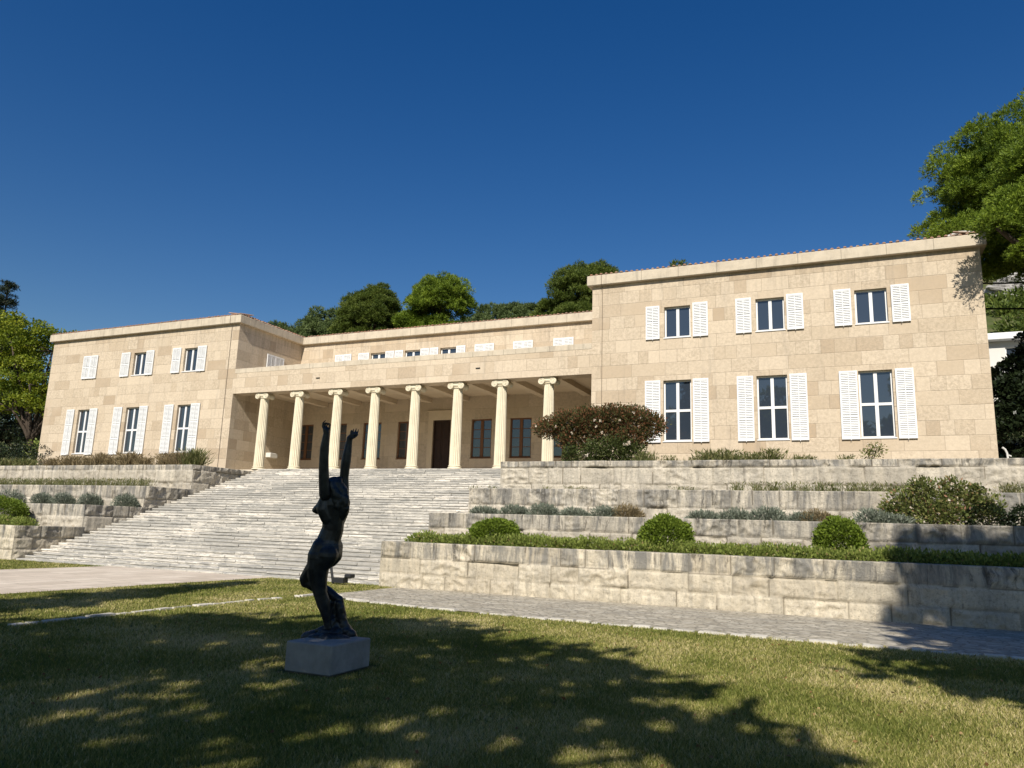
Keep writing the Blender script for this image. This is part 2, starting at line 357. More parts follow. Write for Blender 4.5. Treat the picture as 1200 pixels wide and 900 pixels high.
def np_mesh(name, V, nper, mat, parent=None, rnd=None):
    """faces of nper consecutive vertices each"""
    V = np.asarray(V, np.float32).reshape(-1, 3); n = len(V); nf = n // nper
    me = bpy.data.meshes.new(name); me.vertices.add(n); me.vertices.foreach_set('co', V.ravel())
    me.loops.add(n); me.loops.foreach_set('vertex_index', np.arange(n, dtype=np.int32))
    me.polygons.add(nf); me.polygons.foreach_set('loop_start', np.arange(0, n, nper, dtype=np.int32))
    me.polygons.foreach_set('loop_total', np.full(nf, nper, np.int32))
    me.update(calc_edges=True); me.materials.append(mat)
    if rnd is not None:
        a = me.attributes.new('rnd', 'FLOAT', 'POINT'); a.data.foreach_set('value', np.repeat(np.asarray(rnd, np.float32), nper))
    return link(bpy.data.objects.new(name, me), parent)

def grid_mesh(name, V, nu, nv, mat, parent=None, rnd=None, hgt=None, smooth=True):
    V = np.asarray(V, np.float32).reshape(nv, nu, 3)
    idx = np.arange(nu * nv).reshape(nv, nu)
    q = np.stack([idx[:-1, :-1], idx[:-1, 1:], idx[1:, 1:], idx[1:, :-1]], -1).reshape(-1, 4)
    me = bpy.data.meshes.new(name); me.vertices.add(nu * nv); me.vertices.foreach_set('co', V.ravel())
    me.loops.add(q.size); me.loops.foreach_set('vertex_index', q.ravel().astype(np.int32))
    me.polygons.add(len(q)); me.polygons.foreach_set('loop_start', np.arange(0, q.size, 4, dtype=np.int32))
    me.polygons.foreach_set('loop_total', np.full(len(q), 4, np.int32)); me.update(calc_edges=True); me.materials.append(mat)
    for nm, d in (('rnd', rnd), ('hgt', hgt)):
        if d is not None:
            a = me.attributes.new(nm, 'FLOAT', 'POINT'); a.data.foreach_set('value', np.asarray(d, np.float32).ravel())
    if smooth: me.polygons.foreach_set('use_smooth', [True] * len(q))
    return link(bpy.data.objects.new(name, me), parent)

def unit(v): return v / (np.linalg.norm(v, axis=-1, keepdims=True) + 1e-9)
def leaves(name, P, D, L, W, mat, parent=None, rnd=None, seed=1):
    """diamond-shaped leaves: base P, long axis D, length L, width W (arrays or numbers)"""
    g = np.random.default_rng(seed); n = len(P)
    D = unit(D); Sd = unit(np.cross(D, g.normal(size=(n, 3))))
    L = np.broadcast_to(np.asarray(L, float), (n,))[:, None]; W = np.broadcast_to(np.asarray(W, float), (n,))[:, None]
    mid = P + D * L * 0.45
    V = np.stack([P, mid + Sd * W * 0.5, P + D * L, mid - Sd * W * 0.5], 1)
    return np_mesh(name, V, 4, mat, parent, g.random(n) if rnd is None else rnd)
def sphere_dirs(n, g): return unit(g.normal(size=(n, 3)))

# ------------------------------------------------------------------ ground, paths
def hill_z(x, y):
    t = np.clip((np.asarray(y, float) - 42) / 1.0, 0, 53); s = np.clip((np.asarray(x, float) + 12) / 24, 0, 1); s = s * s * (3 - 2 * s)
    return 3.95 + t * (0.26 + 0.26 * s)
g0 = MB(); g0.quad((-900, -900, -0.06), (900, -900, -0.06), (900, 900, -0.06), (-900, 900, -0.06))
struct(g0.build('ground', M['hill']))
xs = np.linspace(-40, 14, 110); ys = np.linspace(-22, 18.6, 90); XX, YY = np.meshgrid(xs, ys)
struct(grid_mesh('lawn', np.stack([XX, YY, 0 * XX], -1), 110, 90, M['lawn']))
pv = MB(); pv.quad((-22.6, -22, 0.012), (-15.75, -22, 0.012), (-15.75, 18.3, 0.012), (-22.6, 18.3, 0.012))
struct(pv.build('pavement', M['pave']))
pa = MB(); e = [(-11.2, 15.2), (-10.4, 14.4), (-9.4, 14.0), (-7.9, 13.84), (-5.9, 13.66), (-4.2, 13.6), (-1.3, 13.5), (2, 13.5), (14, 13.4)]
for (a, b) in zip(e[:-1], e[1:]): pa.quad((a[0], a[1], 0.012), (b[0], b[1], 0.012), (b[0], 18.4, 0.012), (a[0], 18.4, 0.012))
struct(pa.build('path', M['path']))
# border stones: a row of flat irregular stones set in the turf
def stone_row(name, pts, w):
    kb = MB(); pts = [np.array(p, float) for p in pts]
    for a, b in zip(pts[:-1], pts[1:]):
        L = np.linalg.norm(b - a); d = (b - a) / L; nrm = np.array([-d[1], d[0]]); t = 0.0
        while t < L - 0.1:
            l = min(random.uniform(0.22, 0.62), L - t)
            if random.random() > 0.1:
                ww = w * random.uniform(0.6, 1.1); j = random.uniform(-0.02, 0.02); h = random.uniform(0.02, 0.045)
                c = [a + d * (t + 0.02) + nrm * (-ww / 2 + j), a + d * (t + l - 0.02) + nrm * (-ww / 2 + j + random.uniform(-.02, .02)),
                     a + d * (t + l - 0.02) + nrm * (ww / 2 + j + random.uniform(-.02, .02)), a + d * (t + 0.02) + nrm * (ww / 2 + j)]
                top = [np.append(p + (np.mean(c, 0) - p) * 0.12, h + random.uniform(-.006, .006)) for p in c]; bot = [np.append(p, -0.03) for p in c]
                kb.add(bot + top, [(4, 5, 6, 7), (0, 1, 5, 4), (1, 2, 6, 5), (2, 3, 7, 6), (3, 0, 4, 7)])
            t += l
    return struct(kb.build(name, M['kerb']))
stone_row('kerb', e, 0.2)
stone_row('kerb', [(-11.1, 3.0), (-11.28, 8.8), (-11.37, 10.58), (-11.38, 12.8), (-11.25, 14.0), (-11.2, 15.2)], 0.17)

# ------------------------------------------------------------------ stone staircase
SX0, SX1 = -27.4, -11.74
NY0, NZ0, TREAD, RISE = 18.52, 0.172, 0.311, 0.1101
stair = empty('stone_staircase', (-19.6, 18.2, 0)); off = (-19.6, 18.2, 0)
tag(stair, 'broad flight of worn pale stone steps rising to the columned porch', 'staircase')
for n in range(-1, 38):
    yf = NY0 + TREAD * n; zt = NZ0 + RISE * n; mb = MB(); x = SX0 - 0.02
    y1 = yf + TREAD + 0.06 if n < 37 else yf + 0.3
    while x < SX1:
        l = random.uniform(0.7, 1.9); x1 = min(x + l, SX1 + 0.02)
        if SX1 - x1 < 0.3: x1 = SX1 + 0.02
        jy, jz = random.uniform(-.014, .014), random.uniform(-.010, .006)
        rr_ = random.random()
        mb.bevbox(x + .004, x1 - .004, yf + jy, y1, zt - .078, zt + jz, random.choice((0.008, 0.014, 0.022)), rr_)
        mb.box(x + .002, x1 - .002, yf + .022, y1 - .004, zt - RISE - 0.05, zt - .0785, rr_)
        x = x1
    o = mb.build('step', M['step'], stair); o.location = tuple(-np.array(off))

# ------------------------------------------------------------------ terrace walls (rock-faced blocks, real relief)
def rock_face(name, P0, U, Nn, length, z0, z1, courses, mat, parent, seed, res=0.032, amp=0.05):
    """a displaced sheet of rough blocks: starts at P0, runs along U, faces Nn; its top edge turns back over the wall"""
    g = np.random.default_rng(seed)
    nu = max(8, int(length / res)); nv = max(8, int((z1 - z0) / res))
    u = np.linspace(-.03, length + .03, nu); v = np.linspace(z0, z1, nv)
    edges = np.array(courses, float)
    UU, VV = np.meshgrid(u, v); D = np.zeros_like(UU); RN = np.zeros_like(UU); JN = np.zeros_like(UU)
    row = np.clip(np.searchsorted(edges, VV, 'right') - 1, 0, len(edges) - 2)
    for r in range(len(edges) - 1):
        cuts = [-.1]
        while cuts[-1] < length + .1: cuts.append(cuts[-1] + g.uniform(0.5, 1.45))
        cuts = np.array(cuts); nb = len(cuts); boff = g.uniform(0, 1, nb) ** 1.5 * amp; brn = g.random(nb)
        tu, tv = g.normal(0, 0.025, nb), g.normal(0, 0.06, nb); rough = g.choice([0.25, 0.8, 1.4, 2.0], nb)
        msk = row == r; uu = UU[msk]; vv = VV[msk]
        b = np.clip(np.searchsorted(cuts, uu, 'right') - 1, 0, nb - 2)
        du = np.minimum(uu - cuts[b], cuts[b + 1] - uu); dv = np.minimum(vv - edges[r], edges[r + 1] - vv)
        if r == len(edges) - 2: dv = np.where(edges[r + 1] - vv < vv - edges[r], 0.2, dv)
        dj = np.minimum(du, dv); pill = np.clip(dj / 0.07, 0, 1)
        nz = np.array([mnoise.ridged_multi_fractal(Vector((a * 2.4 + seed * 9, c * 3.4 + bb * 5.1, r * 7.7)), .9, 2.1, 5, 1.0, 2.0) - 1.1 for a, c, bb in zip(uu, vv, b)]).clip(-.75, 1.0)
        D[msk] = boff[b] + tu[b] * (uu - cuts[b]) + tv[b] * (vv - edges[r]) + rough[b] * 0.032 * nz * pill - (1 - np.clip(dj / 0.02, 0, 1)) * 0.02 + 0.03 * np.sqrt(pill)
        RN[msk] = brn[b]; JN[msk] = (1 - np.clip(dj / 0.024, 0, 1)) * (.35 + .65 * (np.array([mnoise.noise(Vector((a * 1.7, c * 1.7, seed))) for a, c in zip(uu, vv)]) > -.1))
    e = np.clip(np.minimum(UU, length - UU) / .08, 0, 1); D = D * e + .03 * (1 - e)
    VZ = VV.copy()
    UU, VZ, D, RN, JN, row = (np.vstack([q, q[-1:]]) for q in (UU, VZ, D, RN, JN, row)); D[-1] = -.12; VZ[-1] += .004
    P = np.array(P0, float)[None, None] + UU[..., None] * np.array(U, float) + D[..., None] * np.array(Nn, float)
    P[..., 2] = VZ
    H = np.clip((VZ - z0) / (z1 - z0), 0, 1)
    H = np.where(row == len(edges) - 2, 0.75 + 0.25 * H, 0.25 + 0.15 * H)
    o = grid_mesh(name, P, nu, nv + 1, mat, parent, RN, H)
    a = o.data.attributes.new('joint', 'FLOAT', 'POINT'); a.data.foreach_set('value', JN.astype(np.float32).ravel())
    return o
def coping(parent, x0, x1, y0, y1, z, mat, along='x'):   # flat tops of the uppermost blocks
    mb = MB(); a, b = (x0, x1) if along == 'x' else (y0, y1); t = a
    while t < b - 0.02:
        t1 = min(t + random.uniform(0.7, 1.5), b); j = random.uniform(-.02, .02)
        if along == 'x': mb.bevbox(t, t1 - .006, y0 + j, y1, z - .12, z + random.uniform(-.008, .008), .015, random.random())
        else: mb.bevbox(x0, x1 + j, t, t1 - .006, z - .12, z + random.uniform(-.008, .008), .015, random.random())
        t = t1
    mb.h = [0.9] * len(mb.v); return mb.build('wall_top', mat, parent)
YR = [17.94, 20.46, 23.06, 25.55]; ZT = [1.20, 2.06, 2.96, 4.09]; YL = [18.10, 20.70, 23.40, 25.85]
BED = [1.10, 1.98, 2.88, 4.0]
ordn = ['lowest', 'second', 'third', 'topmost']
crs = [[-0.05, 0.36, 0.78, 1.20], [1.0, 1.62, 2.06], [1.9, 2.42, 2.96], [2.8, 3.28, 3.86, 4.09]]
for side in (1, -1):
    for i in range(4):
        y = (YR if side > 0 else YL)[i]; z1 = ZT[i]; z0 = crs[i][0]; ye = NY0 + TREAD * (z1 - NZ0) / RISE + 0.3
        mt = M['rock'] if i == 0 else M['rock2']
        t = empty('terrace_wall', (SX1 if side > 0 else SX0, y, z0))
        where = 'right' if side > 0 else 'left'
        look = {0: 'tall retaining wall of three rough stone courses beside the path' if side > 0 else 'lowest rough stone wall', 1: 'second rough grey stone wall up', 2: 'third rough grey stone wall up', 3: 'topmost streaked stone wall'}[i]
        tag(t, look + ', ' + where + ' of the steps', 'terrace wall', 'stepped terrace walls flanking the stairs')
        if side > 0:
            x0, x1 = SX1, 12.0
            f = rock_face('wall_face', (x0, y, 0), (1, 0, 0), (0, -1, 0), x1 - x0, z0, z1, crs[i], mt, t, 10 + i)
            r = rock_face('wall_return', (x0, y, 0), (0, 1, 0), (-1, 0, 0), ye - y, z0 if i else -0.05, z1, crs[i], mt, t, 20 + i, 0.09)
            c1 = coping(t, x0 + .04, x1, y + .05, y + .42, z1, mt); c2 = coping(t, x0 + .04, x0 + .42, y + .421, ye, z1, mt, 'y')
        else:
            x0, x1 = (-58.0, SX0)
            f = rock_face('wall_face', (x0, y, 0), (1, 0, 0), (0, -1, 0), x1 - x0, z0, z1, crs[i], mt, t, 30 + i, 0.05)
            r = rock_face('wall_return', (x1, y, 0), (0, 1, 0), (1, 0, 0), ye - y, z0, z1, crs[i], mt, t, 40 + i, 0.032, 0.08)
            c1 = coping(t, x0, x1 - .05, y + .05, y + .42, z1, mt); c2 = coping(t, x1 - .42, x1 - .05, y + .421, ye, z1, mt, 'y')
        for o in (f, r, c1, c2): o.location = tuple(-np.array(t.location))
        # soil of the bed behind this wall
        yb = (YR if side > 0 else YL)[i + 1] + 0.05 if i < 3 else 44.0
        bx0, bx1 = (SX1 + .05, 60.0) if side > 0 else (-95.0, SX0 - .05)
        bd = MB(); bd.quad((bx0, y + .2, BED[i]), (bx1, y + .2, BED[i]), (bx1, yb, BED[i]), (bx0, yb, BED[i]))
        struct(bd.build('planting_bed', M['soil']))
# hillside behind
xs = np.linspace(-170, 110, 120); ys = np.concatenate([np.linspace(43.5, 100, 60), np.linspace(104, 260, 20)]); XX, YY = np.meshgrid(xs, ys)
ZZ = hill_z(XX, YY) + np.array([mnoise.fractal(Vector((a * .05, b * .05, 0)), 1, 2, 3) for a, b in zip(XX.ravel(), YY.ravel())]).reshape(XX.shape) * np.clip((YY - 44) / 12, 0, 1.2)
struct(grid_mesh('hillside', np.stack([XX, YY, ZZ], -1), 120, 80, M['hill']))

# ------------------------------------------------------------------ the gallery building
k = 0.965
X = lambda v: v * k
Z = lambda v: v * k + 1.6
YF = 30.2; YB = 35.4; FL = 4.245
LX0, LX1, RX0, RX1 = X(-46.35), X(-30.85), X(-10.17), X(4.88)
ZW, ZC0, ZC1 = 12.12, 12.14, 12.58
bld = empty('gallery_building', ((LX0 + RX1) / 2, YF, 4.0))
tag(bld, 'long pale limestone villa with two shuttered wings and a columned porch', 'building')
def bpart(mb, name, mat, parent=None, smooth=False):
    o = mb.build(name, mat, bld if parent is None else parent, smooth)
    o.location = tuple(-np.array(bld.location)) if parent is None else (0, 0, 0)
    return o
def wall_open(mb, a0, a1, z0, z1, y, ops, depth, axis='x', sgn=1):
    """sheet wall at y facing -Y (axis x) or at x=y facing +X (axis y) with openings (a0,a1,z0,z1) and reveals"""
    A = sorted({a0, a1, *[o[0] for o in ops], *[o[1] for o in ops]}); B = sorted({z0, z1, *[o[2] for o in ops], *[o[3] for o in ops]})
    P = (lambda a, z, d=0.0: (a, y + d, z)) if axis == 'x' else (lambda a, z, d=0.0: (y - d, a, z))
    for i in range(len(A) - 1):
        for j in range(len(B) - 1):
            ca, cz = (A[i] + A[i + 1]) / 2, (B[j] + B[j + 1]) / 2
            if any(o[0] < ca < o[1] and o[2] < cz < o[3] for o in ops): continue
            mb.quad(P(A[i], B[j]), P(A[i + 1], B[j]), P(A[i + 1], B[j + 1]), P(A[i], B[j + 1]))
    for (p, q, r, s) in ops:
        mb.quad(P(p, r), P(p, r, depth), P(q, r, depth), P(q, r)); mb.quad(P(p, s), P(q, s), P(q, s, depth), P(p, s, depth))
        mb.quad(P(p, r), P(p, s), P(p, s, depth), P(p, r, depth)); mb.quad(P(q, r), P(q, r, depth), P(q, s, depth), P(q, s))
RU = [(-6.93, -5.82), (-3.16, -2.05), (0.55, 1.69)]; RL = [(-6.99, -5.82), (-3.21, -2.04), (0.53, 1.70)]
LU = [(-38.95, -37.9), (-34.85, -33.81)]; LL = [(-43.2, -42.13), (-39.03, -37.93), (-34.9, -33.86)]
opsR = [(X(a), X(b), Z(8.31), Z(9.67)) for a, b in RU] + [(X(a), X(b), Z(3.86), Z(6.44)) for a, b in RL]
opsL = [(X(a), X(b), Z(8.38), Z(9.75)) for a, b in LU] + [(X(a), X(b), Z(3.74), Z(6.43)) for a, b in LL]
mb = MB()
YBACK = 46.0
wall_open(mb, RX0, RX1, 3.9, ZW + .02, YF, opsR, 0.3)
mb.quad((RX1, YF, 3.9), (RX1, YBACK, 3.9), (RX1, YBACK, ZW + .02), (RX1, YF, ZW + .02))
mb.quad((RX0, YBACK, 3.9), (RX0, YF, 3.9), (RX0, YF, ZW + .02), (RX0, YBACK, ZW + .02))
bpart(mb, 'right_wing_wall', M['facade'])
mb = MB()
wall_open(mb, LX0, LX1, 3.9, ZW + .02, YF, opsL, 0.3)
mb.quad((LX0, YBACK, 3.9), (LX0, YF, 3.9), (LX0, YF, ZW + .02), (LX0, YBACK, ZW + .02))
mb.quad((LX1, YF, 3.9), (LX1, YBACK, 3.9), (LX1, YBACK, ZW + .02), (LX1, YF, ZW + .02))
bpart(mb, 'left_wing_wall', M['facade'])
# central block: upper wall with its windows, porch back wall
k2 = lambda z: (z - 1.6) * k + 1.6
CU = [(-25.7, -24.68), (-23.34, -22.29), (-20.98, -19.95)]
opsC = [(X(a), X(b), k2(10.3), k2(11.7)) for a, b in CU]
PW = [(-30.62, -29.48), (-28.29, -27.04), (-25.87, -24.62), (-23.5, -22.25), (-18.77, -17.54), (-16.45, -15.21), (-14.05, -12.8), (-11.75, -10.55)]
opsP = [(X(a), X(b), k2(5.4), k2(7.52)) for a, b in PW] + [(X(-21.17), X(-20.05), FL, k2(7.53))]
mb = MB(); wall_open(mb, LX1, RX0, 9.05, ZW + .02, YB, opsC, 0.25); bpart(mb, 'upper_wall', M['facade'])
mb = MB(); wall_open(mb, LX1, RX0, FL - .05, 8.60, YB, opsP, 0.25); bpart(mb, 'porch_wall', M['inner'])
mb = MB(); mb.quad((LX0 + .02, YBACK, 3.9), (LX0 + .02, YBACK, 12.1), (RX1, YBACK, 12.1), (RX1, YBACK, 3.9)); bpart(mb, 'rear_wall', M['facade'])
# dark rooms behind the glass are closed by the panes; porch floor, ceiling, beams, entablature
mb = MB(); mb.box(LX1, RX0, NY0 + TREAD * 37 + .28, YB, 3.6, FL, 0.5); bpart(mb, 'porch_floor', M['floorstone'])
mb = MB(); mb.box(LX1 + .003, RX0 - .003, YF + .76, YB - .003, 8.56, 9.04); bpart(mb, 'porch_ceiling', M['soffit'])
EB, ET = Z(6.91), Z(8.31)
mb = MB(); mb.box(LX1, RX0, YF, YF + .76, EB, ET - .26); bpart(mb, 'entablature', M['facade'])
mb = MB(); t = LX1
while t < RX0 - .01:
    t1 = min(t + random.uniform(1.0, 1.7), RX0); mb.bevbox(t, t1 - .004, YF - .012, YF + .45, ET - .259, ET + random.uniform(-.006, .006), .012); t = t1
bpart(mb, 'parapet_coping', M['cornice'])
CX = [X(v) for v in (-28.89, -26.51, -24.02, -21.72, -19.36, -17.0, -14.67, -12.31)]
for cx in CX:
    mb = MB(); mb.box(cx - .02, cx + .36, YF + .763, YB - .004, 8.30, 8.558); bpart(mb, 'ceiling_beam', M['soffit'])
# cornices (one per face so that nothing overlaps)
OV = 0.2
def cornice(x0, x1, y0, y1, name='cornice'):
    mb = MB(); mb.bevbox(x0, x1, y0, y1, ZC0, ZC1, .02); return bpart(mb, name, M['cornice'])
cornice(LX0 - OV, LX1 + OV, YF - OV, YF + .5); cornice(LX1 - .5, LX1 + OV, YF + .501, YB - OV - .001)
cornice(LX0 - OV, LX0 + .5, YF + .501, YBACK)
cornice(RX0 - OV, RX1 + OV, YF - OV, YF + .5); cornice(RX1 - .5, RX1 + OV, YF + .501, YBACK); cornice(RX0 - OV, RX0 + .5, YF + .501, YB - OV - .001)
cornice(LX1 - .5, RX0 + .5, YB - OV, YB + .5)
# tiled roofs with round tile ends along the eaves
def tiled_roof(x0, x1, y0, y1, sides):
    mb = MB(); cx0, cx1 = x0, x1; sl = 0.17
    hx = min((x1 - x0) / 2, (y1 - y0) / 2); zt = ZC1 + .03
    zr = zt + hx * sl
    mb.quad((x0, y0, zt), (x1, y0, zt), (x1 - hx, y0 + hx, zr), (x0 + hx, y0 + hx, zr))
    mb.quad((x1, y0, zt), (x1, y1, zt), (x1 - hx, y1, zr), (x1 - hx, y0 + hx, zr))
    mb.quad((x0, y1, zt), (x0, y0, zt), (x0 + hx, y0 + hx, zr), (x0 + hx, y1, zr))
    mb.quad((x0 + hx, y0 + hx, zr), (x1 - hx, y0 + hx, zr), (x1 - hx, y1, zr), (x0 + hx, y1, zr))
    mb.quad((x0, y0, zt - .07), (x1, y0, zt - .07), (x1, y0, zt), (x0, y0, zt)); mb.quad((x1, y0, zt - .07), (x1, y1, zt - .07), (x1, y1, zt), (x1, y0, zt))
    def tile(px, py, dx, dy):
        vs, fs = [], []; r = .062; L = 1.0; j = random.uniform(-.05, .03)
        for q in (0, 1):
            for s_ in range(6):
                a = math.pi * s_ / 5; lat = r * math.cos(a); hh = r * .95 * math.sin(a)
                d = j + q * L; vs.append((px + dx * d - dy * lat, py + dy * d + dx * lat, zt + hh + q * L * sl + .0))
        for s_ in range(5): fs.append((s_, s_ + 1, 7 + s_, 6 + s_))
        fs.append((0, 1, 2, 3, 4, 5)); mb.add(vs, fs)
    if 'f' in sides:
        t = x0 + .1
        while t < x1: tile(t, y0 - .04, 0, 1); t += .225
    if 'r' in sides:
        t = y0 + .1
        while t < y1: tile(x1 + .04, t, -1, 0); t += .225
    bpart(mb, 'tiled_roof', M['tile'])
tiled_roof(LX0 - .12, LX1 + .12, YF - .12, YBACK, 'fr'); tiled_roof(RX0 - .12, RX1 + .12, YF - .12, YBACK, 'fr')
tiled_roof(LX1 + .4, RX0 - .4, YB - .12, YBACK, 'f')
mb = MB(); mb.tube([(RX1 - 1.0, YF + .3, 12.74), (RX1 - .6, YF + .1, 12.80), (RX1 - .2, YF + .1, 12.77), (RX1 + .06, YF + .5, 12.75)], .06, 8); bpart(mb, 'roof_roll', M['plaster'])

# windows -----------------------------------------------------------
def frame_bars(mb, a, b, z0, z1, y, transom, fw=.062, dep=.06):
    mb.box(a, a + fw, y, y + dep, z0, z1); mb.box(b - fw, b, y, y + dep, z0, z1)
    mb.box(a + fw, b - fw, y, y + dep, z0, z0 + fw); mb.box(a + fw, b - fw, y, y + dep, z1 - fw, z1)
    c = (a + b) / 2; zm = z0 + (z1 - z0) * .5
    mb.box(c - .06, c + .06, y - .012, y + dep - .01, z0 + fw, z1 - fw)
    if transom:
        mb.box(a + fw, c - .06, y - .006, y + dep - .008, zm - .05, zm + .05); mb.box(c + .06, b - fw, y - .006, y + dep - .008, zm - .05, zm + .05)
def shutter_mesh(mb, a, b, z0, z1, y, axis='x'):
    t = .045; st = .055; pan = 3 if z1 - z0 > 2 else 2
    B = (lambda p, q, d0, d1, r, s_: mb.box(p, q, y + d0, y + d1, r, s_)) if axis == 'x' else (lambda p, q, d0, d1, r, s_: mb.box(y - d1, y - d0, p, q, r, s_))
    B(a, a + st, 0, t, z0, z1); B(b - st, b, 0, t, z0, z1)
    zs = np.linspace(z0, z1, pan + 1)
    for q, zz in enumerate(zs):
        lo = zz if q == 0 else zz - .04 if q < pan else zz - .07
        B(a + st, b - st, .002, t - .002, lo, lo + .07)
    c = (a + b) / 2
    for q in range(pan):
        n = int((zs[q + 1] - zs[q] - .1) / .068)
        for j in range(n):
            zc = zs[q] + .085 + j * (zs[q + 1] - zs[q] - .12) / n
            if axis == 'x': mb.add([(a + st, y + .004, zc - .004), (b - st, y + .004, zc - .004), (b - st, y + .036, zc + .046), (a + st, y + .036, zc + .046), (a + st, y + .004, zc - .014), (b - st, y + .004, zc - .014)], [(0, 1, 2, 3), (0, 4, 5, 1)])
            else: mb.add([(y - .004, a + st, zc - .004), (y - .004, b - st, zc - .004), (y - .036, b - st, zc + .046), (y - .036, a + st, zc + .046), (y - .004, a + st, zc - .014), (y - .004, b - st, zc - .014)], [(0, 1, 2, 3), (0, 4, 5, 1)])
    B(c - .014, c + .014, -.006, .003, z0 + .08, z1 - .08)
    B(a + st, b - st, .037, .041, z0 + .06, z1 - .06)
    # little hold-open hook on the wall
    B(c - .012, c + .012, -.02, .0, z0 - .035, z0 + .05)
def window(a, b, z0, z1, y, transom=False, rec=.14):
    mb = MB(); frame_bars(mb, a, b, z0, z1, y + rec, transom)
    mb.box(a - .03, b + .03, y - .035, y + rec + .05, z0 - .045, z0 - .001)
    f = bpart(mb, 'window', M['white'])
    mb = MB(); mb.box(a + .03, b - .03, y + rec + .028, y + rec + .04, z0 + .03, z1 - .03); bpart(mb, 'pane', M['glass'], f)
    return f
def shutter(f, a, b, z0, z1, y, axis='x'):
    mb = MB(); shutter_mesh(mb, a, b, z0, z1, y, axis); return bpart(mb, 'shutter', M['white'], f)
SY = YF - .075
for (a, b), sh in zip(RU, [((-7.72, -7.12), (-5.71, -5.08)), ((-3.95, -3.33), (-1.96, -1.33)), ((-.20, .42), (1.83, 2.45))]):
    f = window(X(a), X(b), Z(8.31), Z(9.67), YF)
    for p, q in sh: shutter(f, X(p), X(q), Z(8.26), Z(9.74), SY)
for (a, b), sh in zip(RL, [((-7.76, -7.1), (-5.74, -5.10)), ((-3.97, -3.33), (-1.95, -1.31)), ((-.15, .49), (1.79, 2.41))]):
    f = window(X(a), X(b), Z(3.86), Z(6.44), YF, True)
    for p, q in sh: shutter(f, X(p), X(q), Z(3.80), Z(6.45), SY)
for (a, b), sh in zip(LU, [((-39.93, -39.2), (-37.85, -37.22)), ((-35.72, -35.06), (-33.76, -33.1))]):
    f = window(X(a), X(b), Z(8.38), Z(9.75), YF)
    for p, q in sh: shutter(f, X(p), X(q), Z(8.32), Z(9.80), SY)
for (a, b), sh in zip(LL, [((-44.14, -43.47), (-42.08, -41.42)), ((-40.0, -39.3), (-37.86, -37.2)), ((-35.85, -35.15), (-33.8, -33.13))]):
    f = window(X(a), X(b), Z(3.74), Z(6.43), YF, True)
    for p, q in sh: shutter(f, X(p), X(q), Z(3.64), Z(6.46), SY)
mb = MB(); c = X(-42.64); shutter_mesh(mb, X(-43.28), c - .004, Z(8.35), Z(9.8), SY); shutter_mesh(mb, c + .004, X(-42.0), Z(8.35), Z(9.8), SY)
bpart(mb, 'closed_shutters', M['white'])
SYC = YB - .075; zc0, zc1 = k2(10.28), k2(11.73)
for (a, b), sh in zip(CU, [((-26.53, -25.78), (-24.62, -24.04)), ((-23.98, -23.42), (-22.24, -21.68)), ((-21.63, -21.07), (-19.9, -19.33))]):
    f = window(X(a), X(b), k2(10.3), k2(11.7), YB)
    for p, q in sh: shutter(f, X(p), X(q), zc0, zc1, SYC)
for p, q in ((-28.23, -27.05), (-18.74, -17.56), (-16.39, -15.24), (-14.05, -12.92)):
    mb = MB(); c = X((p + q) / 2); shutter_mesh(mb, X(p), c - .004, zc0, zc1, SYC); shutter_mesh(mb, c + .004, X(q), zc0, zc1, SYC); bpart(mb, 'closed_shutters', M['white'])
mb = MB(); shutter_mesh(mb, 32.46, 33.14, 9.55, 10.97, LX1 + .075, 'y'); shutter_mesh(mb, 33.16, 33.84, 9.55, 10.97, LX1 + .075, 'y'); bpart(mb, 'closed_shutters', M['white'])
# porch windows of brown wood, 2 x 4 panes; door
def brown_window(a, b, z0, z1, y, rec=.1):
    mb = MB(); fw = .075
    mb.box(a, a + fw, y + rec, y + rec + .07, z0, z1); mb.box(b - fw, b, y + rec, y + rec + .07, z0, z1)
    mb.box(a + fw, b - fw, y + rec, y + rec + .07, z0, z0 + fw); mb.box(a + fw, b - fw, y + rec, y + rec + .07, z1 - fw, z1)
    c = (a + b) / 2; mb.box(c - .085, c + .085, y + rec - .01, y + rec + .06, z0 + fw, z1 - fw)
    for j in (1, 2, 3):
        zz = z0 + fw + (z1 - z0 - 2 * fw) * j / 4
        mb.box(a + fw, c - .085, y + rec + .005, y + rec + .05, zz - .016, zz + .016); mb.box(c + .085, b - fw, y + rec + .005, y + rec + .05, zz - .016, zz + .016)
    mb.box(a - .02, b + .02, y - .03, y + rec + .03, z0 - .04, z0 - .001)
    f = bpart(mb, 'porch_window', M['brown'])
    mb = MB(); mb.box(a + .03, b - .03, y + rec + .028, y + rec + .04, z0 + .03, z1 - .03); bpart(mb, 'pane', M['glass'], f)
for a, b in PW: brown_window(X(a), X(b), k2(5.4), k2(7.52), YB)
da, db = X(-21.17), X(-20.05); zd = k2(7.53)
mb = MB(); mb.box(da, da + .07, YB + .06, YB + .16, FL, zd); mb.box(db - .07, db, YB + .06, YB + .16, FL, zd); mb.box(da + .07, db - .07, YB + .06, YB + .16, zd - .07, zd)
cd = (da + db) / 2
for p, q in ((da + .07, cd - .004), (cd + .004, db - .07)):
    mb.box(p, q, YB + .12, YB + .17, FL, zd - .07)
    for z0_, z1_ in ((FL + .15, FL + .85), (FL + .95, FL + 2.0), (FL + 2.1, zd - .2)): mb.bevbox(p + .08, q - .08, YB + .105, YB + .13, z0_, z1_, .012)
dr = bpart(mb, 'entrance_door', M['darkdoor'])
